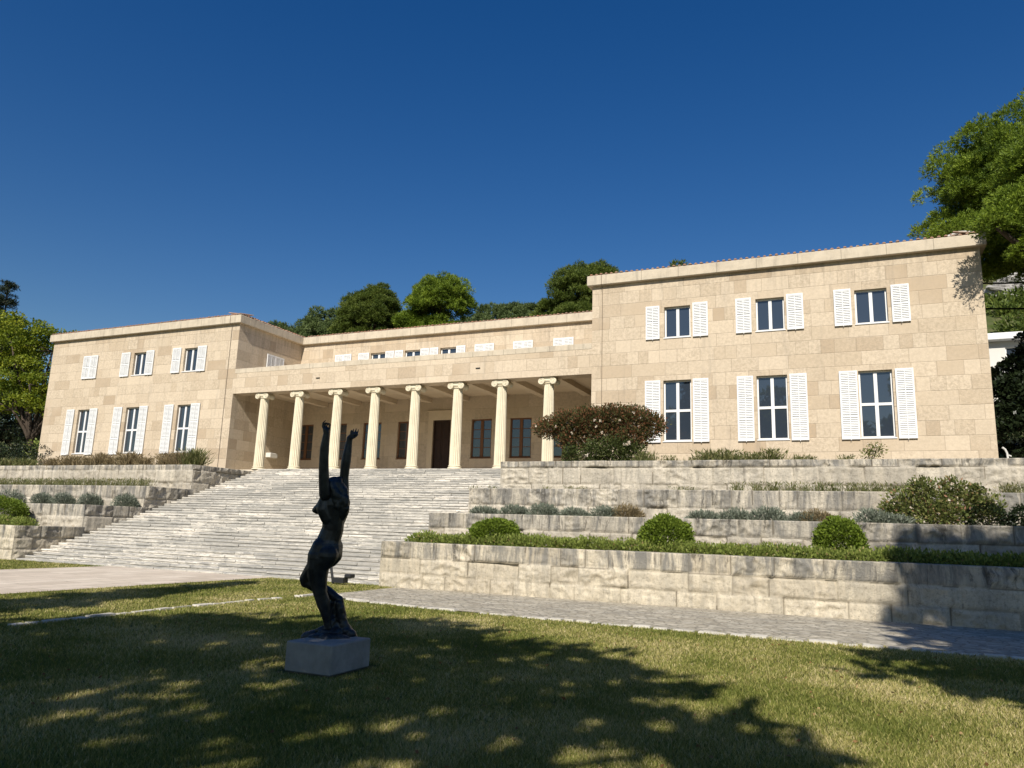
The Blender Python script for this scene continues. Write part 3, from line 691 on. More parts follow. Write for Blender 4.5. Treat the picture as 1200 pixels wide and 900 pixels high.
mb = MB(); mb.tube([(cd - .06, YB + .10, FL + 1.0), (cd - .06, YB + .06, FL + 1.02), (cd - .06, YB + .06, FL + 1.2), (cd - .06, YB + .10, FL + 1.22)], .012, 6); bpart(mb, 'handle', M['metal'], dr)
mb = MB(); zs_ = k2(8.0)
mb.box(da - .30, da - .001, YB - .04, YB - .001, FL, zd); mb.box(db + .001, db + .30, YB - .04, YB - .001, FL, zd); mb.box(da - .30, db + .30, YB - .041, YB - .001, zd + .001, zs_)
mb.box(da - .36, db + .36, YB - .09, YB - .001, zs_ + .001, zs_ + .06); bpart(mb, 'door_surround', M['soffit'])
# columns ------------------------------------------------------------
def flute(a):
    q = (a * 18 / (2 * math.pi)) % 1.0; return 1 - 0.125 * math.sin(math.pi * min(1, max(0, (q - .1) / .8))) ** 0.8
CY = YF + .36; ZTOP = EB - .002
def column(cx):
    r0, r1 = .262, .212; zb = FL + .17; zt = ZTOP - .26; prof = []
    for i in range(9):
        t = i / 8; prof.append((r0 - (r0 - r1) * (t ** 1.5 * .85 + t * .15), zb + (zt - zb) * t))
    mb = MB(); mb.lathe(cx, CY, prof, 160, 'z', flute); sh = bpart(mb, 'column', M['column'], None, False)
    mb = MB(); bp = [(.31, FL)]
    for i in range(9): a = math.pi * (i / 8 - .5); bp.append((.305 + .035 * math.cos(a), FL + .04 + .04 * math.sin(a)))
    bp += [(.285, FL + .09), (.282, FL + .115)]
    for i in range(7): a = math.pi * (i / 6 - .5); bp.append((.283 + .024 * math.cos(a), FL + .142 + .024 * math.sin(a)))
    bp += [(.262, FL + .175)]
    mb.lathe(cx, CY, bp, 40); bpart(mb, 'column_base', M['column'], sh, True)
    mb = MB(); zv = zt + .075
    mb.lathe(cx, CY, [(r1 + .004, zt - .03), (r1 + .03, zt - .02), (r1 + .03, zt), (r1 + .004, zt + .01), (r1 + .05, zt + .06), (r1 + .07, zt + .11), (r1 + .04, zt + .15)], 40)
    for s_ in (-1, 1):
        vx = cx + s_ * .275
        # bolster between front and back volute, waisted
        mb.lathe(vx, zv, [(.148, CY - .27), (.15, CY - .22), (.11, CY - .12), (.095, CY), (.11, CY + .12), (.15, CY + .22), (.148, CY + .27)], 24, 'y')
        for yy, sg in ((CY - .27, -1), (CY + .27, 1)):
            pts, rad = [], []
            for i in range(60):
                a = i / 59 * 2.25 * 2 * math.pi; rr = .134 * (1 - i / 59) ** .9 + .018
                pts.append((vx - s_ * rr * math.sin(a), yy + sg * .002, zv + rr * math.cos(a))); rad.append(.021 - .009 * i / 59)
            mb.tube(pts, rad, 6); mb.lathe(vx, zv, [(.026, yy + sg * .022), (.03, yy)][::sg], 12, 'y')
    mb.box(cx - .275, cx + .275, CY - .255, CY + .255, zv + .03, zv + .13)
    mb.bevbox(cx - .31, cx + .31, CY - .27, CY + .27, zv + .132, ZTOP, .015)
    bpart(mb, 'capital', M['column'], sh, False)
for cx in CX: column(cx)
# thin conductor cables, scuppers, small bracket on the porch side wall
for cx in (LX1 - .52, RX0 + .46):
    mb = MB(); mb.tube([(cx, YF - OV - .02, ZC1), (cx, YF - OV - .02, ZC0 + .02), (cx, YF - .03, ZC0 - .1), (cx, YF - .03, 4.0)], .011, 5); bpart(mb, 'lightning_cable', M['wire'])
for (px, py) in ((560.5, 431.5), (373, 443)):
    q = at(px, py, YF); mb = MB(); mb.box(q[0] - .12, q[0] + .10, YF - .035, YF - .002, q[2] - .018, q[2] + .022); bpart(mb, 'drain_slot', M['cable'])  # thin black box paints the dark of the open drain slot
q = at(316, 534, 33.2)
mb = MB(); mb.bevbox(LX1 + .0, LX1 + .34, 33.1, 33.7, q[2] - .10, q[2] + .16, .02); bpart(mb, 'wall_bracket', M['plaster'])

# ------------------------------------------------------------------ statue (bronze) on plinth
STD = 8.764
def sp(x, y, d): return ray(x, y) * (STD + d) + np.array([0, 0, EYE])
pxm = STD / F_PX
def blob_mesh(chains, vox, smooth, name, mat, parent, disp=0.0, grow=0.55):
    mb = MB(); UN, VN = 14, 9
    dirs = [(math.cos(2 * math.pi * i / UN) * math.sin(math.pi * j / VN), math.sin(2 * math.pi * i / UN) * math.sin(math.pi * j / VN), math.cos(math.pi * j / VN)) for j in range(1, VN) for i in range(UN)]
    fs = [(j * UN + i, j * UN + (i + 1) % UN, (j + 1) * UN + (i + 1) % UN, (j + 1) * UN + i) for j in range(VN - 2) for i in range(UN)]
    fs += [tuple(range(UN))[::-1], tuple((VN - 2) * UN + i for i in range(UN))]
    D = np.array(dirs)
    for ch in chains:
        pts = [(sp(x, y, d), (r + (grow if r > 2.4 else -.12)) * pxm) for x, y, r, d in ch]
        if len(pts) == 1: pts = pts * 2
        for (p, r), (q, s_) in zip(pts[:-1], pts[1:]):
            L = np.linalg.norm(q - p); n = max(1, int(L / (min(r, s_) * .2)))
            for i in range(n + 1):
                t = i / n; mb.add((p + (q - p) * t) + D * (r + (s_ - r) * t), [tuple(reversed(f)) for f in fs])
    o = mb.build(name + '_cage', mat)
    rm = o.modifiers.new('r', 'REMESH'); rm.mode = 'VOXEL'; rm.voxel_size = vox
    sm = o.modifiers.new('s', 'SMOOTH'); sm.factor = .5; sm.iterations = smooth
    dg = bpy.context.evaluated_depsgraph_get(); me = bpy.data.meshes.new_from_object(o.evaluated_get(dg))
    old = o.data; bpy.data.objects.remove(o); bpy.data.meshes.remove(old)
    me.name = name
    if disp:
        n = len(me.vertices); co_ = np.empty(n * 3); me.vertices.foreach_get('co', co_); co_ = co_.reshape(-1, 3)
        nz = np.array([mnoise.fractal(Vector(p * 9), 1, 2, 3) for p in co_]); nn = np.empty(n * 3); me.vertices.foreach_get('normal', nn)
        me.vertices.foreach_set('co', (co_ + nn.reshape(-1, 3) * nz[:, None] * disp).ravel()); me.update()
    me.polygons.foreach_set('use_smooth', [True] * len(me.polygons)); me.materials.clear(); me.materials.append(mat)
    o = bpy.data.objects.new(name, me); COL.objects.link(o); o.parent = parent
    o.location = tuple(-np.array(parent.location)); return o
st = empty('bronze_statue', tuple(sp(385, 753, 0)))
tag(st, 'dark bronze nude woman with both arms raised, on the pale stone block', 'statue')
body = [
    # torso
    [(384, 645, 15.5, -.02), (385, 634, 13.5, 0), (390, 620, 12.2, .01), (391, 606, 12.6, .01), (391, 590, 13, 0), (391, 580, 10, 0)],
    [(381, 586, 6.6, -.05), (380.5, 596, 9, -.05), (385, 606, 9, -.04)], [(401, 586, 7.5, .07), (400, 598, 9, .07), (396, 609, 8.5, .05)],
    [(379, 588, 5.5, .0), (376.5, 594.5, 6.4, .0), (372.6, 596.9, 5.2, .02), (368.8, 597.8, 2.7, .03)], [(381, 597, 6.5, .12), (376, 598, 5, .14), (373, 598.5, 2.5, .15)],
    [(382, 578, 7.4, -.08), (391, 576, 7, 0), (401.5, 577, 7, .1)],
    # hips and buttocks
    [(377, 641, 11, -.06), (375, 650, 13, -.06)], [(388, 640, 11.5, .05), (388, 648, 11.5, .06)],
    [(384, 650, 12, -.10), (380, 657, 11, -.09)], [(390.5, 641, 11, .04), (390.5, 650, 10.3, .03), (388, 656, 8, .03)],
    # left (near) leg, standing
    [(375, 652, 14, -.06), (372.8, 664, 12.6, -.07), (372.3, 675, 11.2, -.07), (374, 688, 8.6, -.06), (375.5, 696, 7.4, -.055), (379, 706, 7.6, -.04), (381.5, 716, 6, -.03), (383.5, 728, 4, -.02), (384, 734, 4, -.02)],
    [(385, 735.5, 3.8, -.02), (378, 737.2, 3.3, -.03), (371, 739, 2.4, -.03)],
    # right (far) leg, knee bent forward, heel lifted behind
    [(378, 654, 12, .06), (368, 666, 10, .13), (358.5, 678, 7.2, .19), (359, 682, 6.6, .19)],
    [(359.5, 681, 6.6, .19), (372, 688, 6.8, .17), (384, 694, 6.3, .14), (393, 700, 4.6, .11), (397.5, 702.5, 4.0, .09)],
    [(398, 702.5, 4.0, .09), (399.5, 709, 3.6, .09), (398, 718, 3.4, .07), (395, 725, 2.6, .05)],
    # arms
    [(381, 579, 6.6, -.10), (379.6, 562, 5.6, -.12), (379.4, 548, 5.3, -.13), (379.6, 538, 5.0, -.13), (380.3, 526, 4.9, -.13), (381.6, 514, 3.5, -.14), (382.4, 507.5, 2.8, -.14)],
    [(402.5, 578, 6.2, .10), (403.2, 560, 4.9, .12), (404.4, 548, 5.2, .13), (405.5, 541, 5.4, .135), (407.3, 530, 4.6, .14), (408.8, 520, 3.5, .15), (409.6, 514, 3.1, .15)],
    # neck, head thrown back
    [(391, 581, 6.5, 0), (391.5, 574, 6, 0)], [(391.5, 571.5, 8.8, 0), (392, 567.5, 8.3, 0)], [(386, 573, 5.6, .05), (384.5, 576, 2.6, .07)], [(384, 569, 1.6, .09), (382.5, 567.5, 1.2, .10)], [(386, 577.5, 3, .06)],
    # left hand: fingers closing round an open ring
    [(382.5, 507, 2.9, -.14), (381.6, 503.8, 2.7, -.14), (382.8, 503.2, 2.6, -.12)],
    [(379.6, 503.5, 1.3, -.15), (377.9, 499.6, 1.15, -.15), (378.5, 495.6, 1.0, -.15), (381.6, 492.6, .8, -.15)],
    [(380, 502.5, 1.2, -.13), (379.4, 498, 1.1, -.13), (381.2, 495.6, 1.05, -.13), (384.2, 496.2, .9, -.13)],
    [(381.2, 501.8, 1.15, -.11), (381, 498, 1.05, -.105), (382.6, 495.9, .95, -.105), (384.9, 497.8, .85, -.11)],
    [(382.6, 502.2, 1.05, -.09), (382.8, 499.0, .95, -.085), (384.2, 497.2, .85, -.09)],
    [(384, 505, 1.5, -.13), (386, 502.5, 1.2, -.13), (386.2, 498.6, 1.0, -.13), (385.9, 495.8, .85, -.13)],
    # right hand: palm tipped back, fingers up
    [(409.8, 514, 3.1, .15), (412.5, 510.6, 2.9, .15), (416.5, 508.9, 2.7, .15)],
    [(411.2, 510, 1.3, .13), (411.0, 506.8, 1.1, .13), (411.6, 504.2, .85, .13)],
    [(413.8, 509, 1.3, .14), (413.7, 505.6, 1.1, .14), (414.4, 502.9, .85, .14)],
    [(416.6, 508, 1.3, .15), (416.8, 505, 1.1, .15), (417.5, 502.4, .85, .15)],
    [(418.6, 508, 1.2, .16), (419.6, 505.6, 1.0, .16), (420, 503.2, .8, .16)],
    [(412, 513.5, 1.5, .12), (415.5, 512.6, 1.3, .10), (418.3, 510.6, 1.0, .10), (419.6, 509, .8, .11)],
]
blob_mesh(body, .0048, 9, 'figure', M['bronze'], st)
hair = [[(390, 564, 5.5, -.01), (396, 563.5, 5.5, .01)], [(394, 568, 8.5, .0), (399, 578, 9.2, .0), (401, 590, 8.8, -.01), (401.5, 598, 7.5, -.02), (399.5, 606, 4.8, -.02)], [(404.5, 584, 4, -.05), (405.5, 596, 4, -.06)], [(388, 568, 5, -.06), (394, 580, 6, -.08), (396, 592, 5, -.08)]]
blob_mesh(hair, .008, 2, 'hair', M['bronze'], st, .012)
base = [[(362, 746.5, 8.2, 0.0), (385, 746.5, 10, 0.0), (408, 745.5, 9, .1)], [(360, 749, 7, .14), (385, 748, 8, .2), (406, 747, 8, .2)], [(365, 751, 6.5, -.14), (385, 751, 7.5, -.18), (404, 750.5, 6.5, -.1)], [(378, 742, 6, -.04), (392, 742, 7, .0)],
        [(409, 744, 7, .05), (403, 735, 6, .08), (399, 724, 6.5, .08), (398, 713, 6.2, .08), (397.5, 708, 5, .08)], [(393, 735, 7, .12), (391, 722, 6.5, .13), (392, 708, 5.5, .14)], [(390, 740, 7, .02), (390, 728, 5, .05)]]
blob_mesh(base, .012, 3, 'rock_base', M['bronze'], st, .022)
pl = empty('statue_plinth', (-5.44, 7.35, 0)); tag(pl, 'low weathered grey stone block carrying the bronze figure', 'plinth')
mb = MB(); mb.bevbox(-5.745, -5.13, 6.985, 7.72, .015, .33, .012); o = mb.build('block', M['plinth'], pl); o.location = (5.44, -7.35, 0)
mb = MB(); mb.box(-5.72, -5.155, 7.01, 7.695, -.04, .0145); o = mb.build('footing', M['soil'], pl); o.location = (5.44, -7.35, 0)

# garden floodlight at the foot of the stairs
fl = empty('garden_floodlight', tuple(at(393, 684, 17.5))); L0 = np.array(fl.location)
tag(fl, 'black garden floodlight with bent bracket on the grass below the steps', 'floodlight')
P = lambda px, py: tuple(at(px, py, 17.5) - L0)
mb = MB(); mb.tube([P(387.2, 652), P(388.5, 668), P(390.5, 684.5)], .036, 6); mb.build('post', M['metal'], fl)
mb = MB(); a, b = np.array(P(391, 681)), np.array(P(405, 676.5)); mb.box(a[0], b[0], -.1, .12, a[2] - .03, b[2] - .02); mb.tube([P(404, 678), P(408, 674)], .04, 6); mb.build('bracket', M['metal'], fl)
mb = MB(); a, b = np.array(P(406, 677)), np.array(P(413.5, 673)); mb.bevbox(a[0], b[0], -.12, .12, a[2], b[2], .02); mb.build('lamp_head', M['metal'], fl)

# ------------------------------------------------------------------ trees and plants
def tube_limb(mb, a, b, r0, r1, g, wob=.12, n=6):
    a, b = np.array(a, float), np.array(b, float); L = np.linalg.norm(b - a); pts = []
    for i in range(n + 1):
        t = i / n; pts.append(a + (b - a) * t + g.normal(0, wob, 3) * L * .12 * math.sin(math.pi * t) + np.array([0, 0, L * .06 * math.sin(math.pi * t)]))
    mb.tube(pts, [r0 + (r1 - r0) * i / n for i in range(n + 1)], 8)
def tree(name, label, cat, base, lobes, kind, mat, seed, sub=.34, nsub=26, dens=60, L=.22, W=.03, trunk_r=.3, group=None, lean=None, zmin=-.45, absr=0.0, cov=1.5):
    """lobes: (x,y,z,rx,ry,rz) masses; each is broken into foliage clumps on its shell, each clump into needle tufts or leaves"""
    g = np.random.default_rng(seed); root = empty(name, tuple(base)); tag(root, label, cat, group); base = np.array(base, float)
    cl = []
    for (x, y, z, rx, ry, rz) in lobes:
        if absr:
            area = 4 * math.pi * (((rx * ry) ** 1.6 + (rx * rz) ** 1.6 + (ry * rz) ** 1.6) / 3) ** (1 / 1.6); nsub = max(6, int(cov * area / (math.pi * absr ** 2))); sub = absr / (rx * ry * rz) ** (1 / 3)
        d = sphere_dirs(nsub * 3, g); d = d[d[:, 2] > zmin][:nsub]; rr = g.uniform(.62, 1.0, (len(d), 1)) if not absr else g.uniform(.5, 1.0, (len(d), 1)) ** .6 * g.uniform(.86, 1.16, (len(d), 1))
        c = np.array([x, y, z]) + d * rr * np.array([rx, ry, rz]); s_ = sub * (rx * ry * rz) ** (1 / 3) * g.uniform(.6, 1.25, len(d))
        cl += [(*p, q) for p, q in zip(c, s_)]
    cl = np.array(cl); P_, D_, Rn = [], [], []
    for (x, y, z, r) in cl:
        n = max(12, int(dens * r * r)); d = sphere_dirs(n, g); d[:, 2] = np.abs(d[:, 2]) * .9 + d[:, 2] * .1 - .18 * (g.random(n)); d = unit(d)
        rr = r * g.uniform(.45, 1.0, (n, 1)) ** .6
        P_.append(np.array([x, y, z]) + d * rr * np.array([1, 1, .75])); D_.append(d + np.array([0, 0, .35])); Rn.append(np.clip(g.normal(.5, .16) + g.normal(0, .17, n), 0, 1))
    P_, D_, Rn = np.concatenate(P_), np.concatenate(D_), np.concatenate(Rn)
    if kind == 'needle':
        q = 5; P_ = np.repeat(P_, q, 0); D_ = unit(np.repeat(unit(D_), q, 0) + g.normal(0, .55, (len(P_), 3))); Rn = np.clip(np.repeat(Rn, q) + g.normal(0, .06, len(P_)), 0, 1)
        P_ = P_ + g.normal(0, L * .18, P_.shape)
    else: D_ = unit(unit(D_) * .6 + g.normal(0, .7, D_.shape))
    LL_ = L * g.uniform(.7, 1.3, len(P_))
    leaves('crown', P_ - base, D_, LL_, W * g.uniform(.8, 1.2, len(P_)), mat, root, Rn, seed)
    mb = MB(); ctr = np.mean([l[:3] for l in lobes], 0); top = ctr.copy(); low = min(l[2] - l[5] for l in lobes)
    fork = base + (ctr - base) * np.array([.6, .6, 0]); fork[2] = max(base[2] + (low - base[2]) * .9, base[2] + .25 * (ctr[2] - base[2]))
    tube_limb(mb, base - base - np.array([0, 0, .3]), fork - base, trunk_r, trunk_r * .72, g)
    for l in lobes: tube_limb(mb, fork - base, np.array(l[:3]) - base, trunk_r * .5, trunk_r * .16, g)
    for i in g.choice(len(cl), min(len(cl), 22), replace=False):
        p = cl[i][:3]; j = np.argmin([np.linalg.norm(p - np.array(l[:3])) for l in lobes]); tube_limb(mb, np.array(lobes[j][:3]) - base, p - base, trunk_r * .16, .02, g, .1, 4)
    mb.build('trunk', M['bark'], root, True); return root

# pines behind the middle block
def hb(x, y): return (x, y, float(hill_z(x, y)) - .3)
G = 'pines on the slope behind the building'
tree('pine_tree', 'broad green pine behind the porch roof, second pine from the left', 'tree', hb(-42.2, 60), [(-42.3, 60, 21.6, 3.0, 2.8, 2.5), (-44.6, 60, 20.1, 1.6, 1.8, 1.2), (-41.4, 60, 23.2, 1.5, 1.6, 1.5), (-42.5, 60, 18.8, 3.0, 2.6, 1.6)], 'needle', M['pine'], 101, .30, 36, 170, .25, .055, .4, G, absr=.55, cov=2.6)
tree('pine_tree', 'rounded sunlit pine standing right above the entrance, tallest in the middle', 'tree', hb(-34.8, 60), [(-34.4, 60, 22.3, 3.1, 2.8, 2.4), (-37.2, 60, 20.3, 1.6, 2, 1.3), (-35, 60, 19.2, 2.6, 2.4, 1.6)], 'needle', M['pine_bright'], 102, .30, 36, 170, .25, .055, .4, G, absr=.55, cov=2.6)
tree('pine_tree', 'dark green pine half hidden by the left end of the right wing', 'tree', hb(-19.5, 60), [(-20.4, 60, 21.8, 2.7, 2.6, 2.4), (-23.3, 60, 20.5, 1.2, 1.5, .8), (-18.8, 60, 22.9, 1.5, 1.8, 1.4), (-20, 60, 19.2, 3.4, 3, 1.8)], 'needle', M['pine'], 103, .30, 34, 170, .25, .055, .4, G, absr=.55, cov=2.6)
tree('pine_tree', 'pine of which only the tip shows over the right wing roof', 'tree', hb(-12.0, 60), [(-12.1, 60, 22.6, .9, .9, 1.3), (-13.6, 60, 21.6, 1.2, 1.2, 1.5), (-11.4, 60, 20.5, 2.2, 2, 2.2)], 'needle', M['pine'], 104, .30, 26, 150, .27, .06, .3, G)
far = [(-97, 110, 35.6, 4.2), (-92, 112, 36.4, 4.2), (-87.5, 110, 37.0, 4.4), (-82.5, 112, 37.2, 4.2), (-77.5, 110, 36.6, 4.5), (-72.5, 111, 35.8, 4), (-103, 112, 35.6, 4), (-57.5, 110, 34.2, 3.2), (-53.3, 110, 36.0, 3.4), (-49.6, 111, 35.9, 3.4), (-46.4, 110, 36.0, 3.4), (-42.5, 111, 34.6, 3.4), (-38.5, 110, 34.0, 3.2), (-65, 112, 34.0, 3.2)]
proto = None
for i, (x, y, z, r) in enumerate(far):
    if i % 3 == 0 or proto is None:
        proto = tree('hill_pine', 'small dark pine on the distant crest behind the building', 'tree', (x, y, z - 14), [(x, y, z, r * .8, r, r * .75), (x - r * .5, y, z - r * .6, r * .6, r, r * .6), (x + r * .55, y, z - r * .5, r * .6, r, r * .65)], 'needle', M['farpine'], 120 + i, .36, 24, 60, .5, .12, .35, 'pines on the distant crest')
        pz = z - 14
    else:
        o = proto.copy(); COL.objects.link(o); o.location = (x, y, z - 14); o.rotation_euler = (0, 0, i * 1.3); o.scale = (r / 4, r / 4, r / 4)
        o.location.z = z - 14 * r / 4 + (r / 4 - 1) * 2
        for ch in proto.children: c_ = ch.copy(); COL.objects.link(c_); c_.parent = o
# left side: yellow-green broadleaf, dark conifer, clipped hedge
tree('broadleaf_tree', 'yellow-green leafy tree left of the left wing', 'tree', (-57.5, 38.5, 3.9), [(-59.8, 37, 14.6, 3.4, 3, 2.3), (-56.4, 38, 14.2, 2.4, 2.4, 1.9), (-61.5, 38, 12.0, 3.2, 3, 2.4), (-57.0, 37, 11.4, 2.8, 2.6, 2.2), (-54.4, 38.5, 14.4, 1.6, 1.6, 1.1), (-53.4, 38.6, 12.4, 1.3, 1.4, 1.6), (-58.5, 37, 9.4, 3.2, 2.6, 1.9), (-63, 38, 15, 3, 3, 2.4), (-55.2, 38.6, 9.6, 2.2, 2.2, 1.8)], 'leaf', M['yellowleaf'], 140, .32, 32, 230, .19, .13, .35)
tree('conifer_tree', 'dark pointed conifer rising behind the yellow-green tree', 'tree', (-74.5, 46, 4.5), [(-76.4, 46, 22.6, .8, .8, 2.0), (-76.4, 46, 20.0, 1.8, 1.8, 1.7), (-76.2, 46, 17.8, 2.7, 2.6, 1.6), (-76, 46, 15.4, 3.4, 3.2, 1.8), (-76, 46, 12.4, 4.0, 3.6, 2.0)], 'needle', M['darkconifer'], 141, .28, 40, 160, .30, .06, .35)
tree('broadleaf_tree', 'shaded dark tree filling the gap left of the left wing', 'tree', (-62, 44, 4.0), [(-62, 44, 8.5, 4, 3, 3.2), (-56.5, 44.5, 8, 3.2, 3, 3.0), (-68, 44, 9, 4, 3, 3.6), (-59, 44, 6, 4, 3, 2), (-74, 45, 9, 4, 3, 4)], 'leaf', M['darkleaf'], 142, .36, 30, 170, .24, .15, .3)
def bush(name, label, cat, lobes, n, L, W, mat, seed, group=None, base=None, up=.3, shell=.5, stem=True, stemmat='stem', flowers=None):
    g = np.random.default_rng(seed); lobes = np.array(lobes, float)
    b = np.array(base if base is not None else (lobes[:, 0].mean(), lobes[:, 1].mean(), (lobes[:, 2] - lobes[:, 5]).min()))
    root = empty(name, tuple(b)); tag(root, label, cat, group); P_, D_, Rn = [], [], []
    vol = lobes[:, 3] * lobes[:, 4] + lobes[:, 3] * lobes[:, 5]; tot = vol.sum()
    for lb, v in zip(lobes, vol):
        m_ = max(8, int(n * v / tot)); d = sphere_dirs(m_, g); rr = g.uniform(shell, 1.02, (m_, 1))
        lump = np.array([1 + .13 * mnoise.noise(Vector(q * 2.2 + lb[:3])) + .09 * mnoise.noise(Vector(q * 6.5 + lb[:3])) for q in d])[:, None] * (1 + .10 * (g.random((m_, 1)) > .965))
        P_.append(lb[:3] + d * rr * lump * lb[3:6]); D_.append(d + np.array([0, 0, up]) + g.normal(0, .45, d.shape)); Rn.append(np.clip(g.normal(.48, .24, m_), 0, 1))
    P_, D_, Rn = np.concatenate(P_), np.concatenate(D_), np.concatenate(Rn)
    kp = P_[:, 2] > b[2] - .02; P_, D_, Rn = P_[kp], D_[kp], Rn[kp]
    leaves('foliage', P_ - b, D_, L * g.uniform(.7, 1.3, len(P_)), W * g.uniform(.8, 1.2, len(P_)), mat, root, Rn, seed)
    if stem:
        mb = MB()
        for lb in lobes:
            for _ in range(3): tube_limb(mb, (g.normal(0, .05), g.normal(0, .05), -.05), lb[:3] - b + g.normal(0, .25, 3) * lb[3:6], .022, .006, g, .25, 5)
        mb.build('stems', M[stemmat], root)
    if flowers:
        fm, nf, fs_, zlo = flowers; V, Rr = [], []
        for _ in range(nf):
            lb = lobes[g.integers(len(lobes))]; d = unit(g.normal(size=3) + np.array([0, -.9, .25])); c_ = lb[:3] + d * lb[3:6] * 1.0 - b
            for p_ in range(8):
                dd = unit(g.normal(size=3) + d * .6); s_ = unit(np.cross(dd, g.normal(size=3))); V += [c_, c_ + dd * fs_ * .5 + s_ * fs_ * .4, c_ + dd * fs_, c_ + dd * fs_ * .5 - s_ * fs_ * .4]; Rr.append(g.random())
        np_mesh('blossoms', V, 4, M[fm], root, Rr)
    return root
tree('clipped_hedge', 'dark clipped hedge beside the corner of the left wing', 'hedge', (-47, 30.6, 3.95), [(-44.4 - i * 1.5, 30.4, 5.0, .85, .75, 1.0) for i in range(8)], 'leaf', M['darkleaf'], 143, .36, 36, 420, .10, .07, .08, zmin=-.8)
bush('low_shrub', 'lit green shrub above the clipped hedge at far left', 'shrub', [(-48.5, 34, 5.6, 3.5, 1, 1.2), (-45.6, 34, 5.9, 1.6, 1, 1.1)], 2600, .2, .12, M['cover'], 144)

# right: big pine, magnolia, hill scrub, boulders, neighbour
tree('umbrella_pine', 'huge bright green pine leaning over the right end of the building', 'tree', (9.8, 33.5, 3.9),
     [(9.5, 33.6, 14.3, 6.05, 3.8, 4.7), (10.5, 31.6, 13.6, 3.4, 2.4, 2.6), (6.3, 29.1, 12.7, 1.15, 1.0, 1.0), (6.9, 29.4, 14.4, 1.5, 1.2, 1.3), (6.7, 28.9, 11.0, .95, .9, .8), (8.3, 29.4, 11.6, 1.6, 1.4, 1.4), (6.4, 31.6, 13.2, 1.2, 1.1, 1.3), (6.2, 31.8, 11.8, .8, .9, .9), (5.0, 28.5, 12.15, .32, .4, .45)],
     'needle', M['pine_bright'], 150, .30, 50, 330, .13, .036, .42, zmin=-.4, absr=.66, cov=3.4)
tree('magnolia_tree', 'black-green glossy tree beside the right wing corner', 'tree', (8.2, 33.2, 3.9), [(6.7, 32.4, 7.0, 1.6, 1.6, 1.7), (6.1, 32.0, 5.4, 1.15, 1.4, 1.6), (6.2, 32.2, 7.6, .85, 1.0, .9), (6.7, 32.0, 8.7, .8, .9, .8), (5.6, 32.2, 6.7, .75, .9, 1.2), (9.2, 32.6, 7.4, 1.8, 1.8, 2.0), (8.4, 32.0, 5.0, 1.8, 1.8, 1.6), (10.8, 32.6, 6.4, 1.8, 1.6, 2.4)], 'leaf', M['darkleaf'], 151, .40, 40, 620, .17, .11, .16, zmin=-.9)
nb = empty('neighbour_house', (11.5, 50, 3.9)); tag(nb, 'low white house with blue window glimpsed beyond the right wing', 'house')
mb = MB(); wall_open(mb, -4.0, 6.0, -.2, 9.3, 0, [(-2.9, -1.75, 7.9, 8.95)], .3); mb.box(-4, 6, .32, 6, -.2, 9.3); mb.build('wall', M['plaster'], nb)
mb = MB(); mb.bevbox(-4.3, 6.3, -.5, 6.3, 9.32, 9.72, .03); mb.build('roof_slab', M['white'], nb)
mb = MB(); mb.bevbox(-4.2, 6.2, -.45, .0, 7.35, 7.6, .03); mb.build('ledge', M['white'], nb)
mb = MB(); frame_bars(mb, -2.9, -1.75, 7.9, 8.95, .1, False); f = mb.build('window', M['white'], nb); mb = MB(); mb.box(-2.86, -1.8, .128, .14, 7.93, 8.92); mb.build('pane', M['glass'], f)
g = np.random.default_rng(5)
for i, (x, y, r) in enumerate([(14.6, 84, .9), (15.9, 85, 1.1), (17.3, 84, .9), (15.2, 81, .7), (16.6, 87.5, 1.0), (18.6, 86, 1.0)]):
    mb = MB(); n_, m_ = 22, 14; vs, fs = [], []
    for j in range(m_ + 1):
        for a in range(n_):
            th, ph = math.pi * j / m_, 2 * math.pi * a / n_; d = Vector((math.sin(th) * math.cos(ph), math.sin(th) * math.sin(ph), math.cos(th)))
            q = r * (1 + .45 * mnoise.fractal(d * 1.7 + Vector((i * 7, 0, 0)), 1, 2, 4)); vs.append((d.x * q * 1.5, d.y * q, d.z * q * .8))
    for j in range(m_):
        for a in range(n_): fs.append((j * n_ + a, (j + 1) * n_ + a, (j + 1) * n_ + (a + 1) % n_, j * n_ + (a + 1) % n_))
    mb.add(vs, fs); o = mb.build('boulder', M['palerock']); o.location = (x, y, float(hill_z(x, y)) + .4)
    tag(o, 'pale grey boulder among scrub on the slope right of the building', 'boulder', 'boulders on the slope')
for i in range(26):
    x, y = 12.2 + (i % 7) * 1.25 + g.uniform(-.5, .5), (68, 73, 78.5, 91)[i // 7] + g.uniform(-1.5, 1.5); z = float(hill_z(x, y))
    bush('scrub_bush', 'green scrub bush on the rocky slope right of the building', 'bush', [(x, y, z + .6, 1.3, 1.2, 1.1), (x + .7, y, z + .4, .9, 1, .8)], 900, .32, .17, M['pine'], 160 + i, 'scrub bushes on the rocky slope', stem=False)
for zz, lab in ((11.62, 'upper of two dark cables slung past the right wing'), (10.55, 'lower of two dark cables slung past the right wing')):
    mb = MB(); pts = [np.array([RX1 + .0, 34.5, zz + .55]) + np.array([9.0, -1.0, .5]) * t + np.array([0, 0, -1.6 * t * (1 - t) * 1.4]) for t in np.linspace(0, 1, 14)]
    o = mb; mb.tube(pts, .035, 6); o = mb.build('overhead_cable', M['cable']); tag(o, lab, 'cable')
mb = MB(); q = at(1181.5, 540, 25.75); mb.tube([(q[0], 25.75, 4.05), (q[0] - .01, 25.75, 4.25), (q[0] - .05, 25.74, 4.36), (q[0] - .12, 25.72, 4.42)], .028, 6); mb.tube([(q[0] + .02, 25.75, 4.2), (q[0] + .09, 25.75, 4.16)], .02, 5)
o = mb.build('standpipe', M['plaster']); tag(o, 'small pale bent pipe standing on the topmost terrace wall', 'pipe')

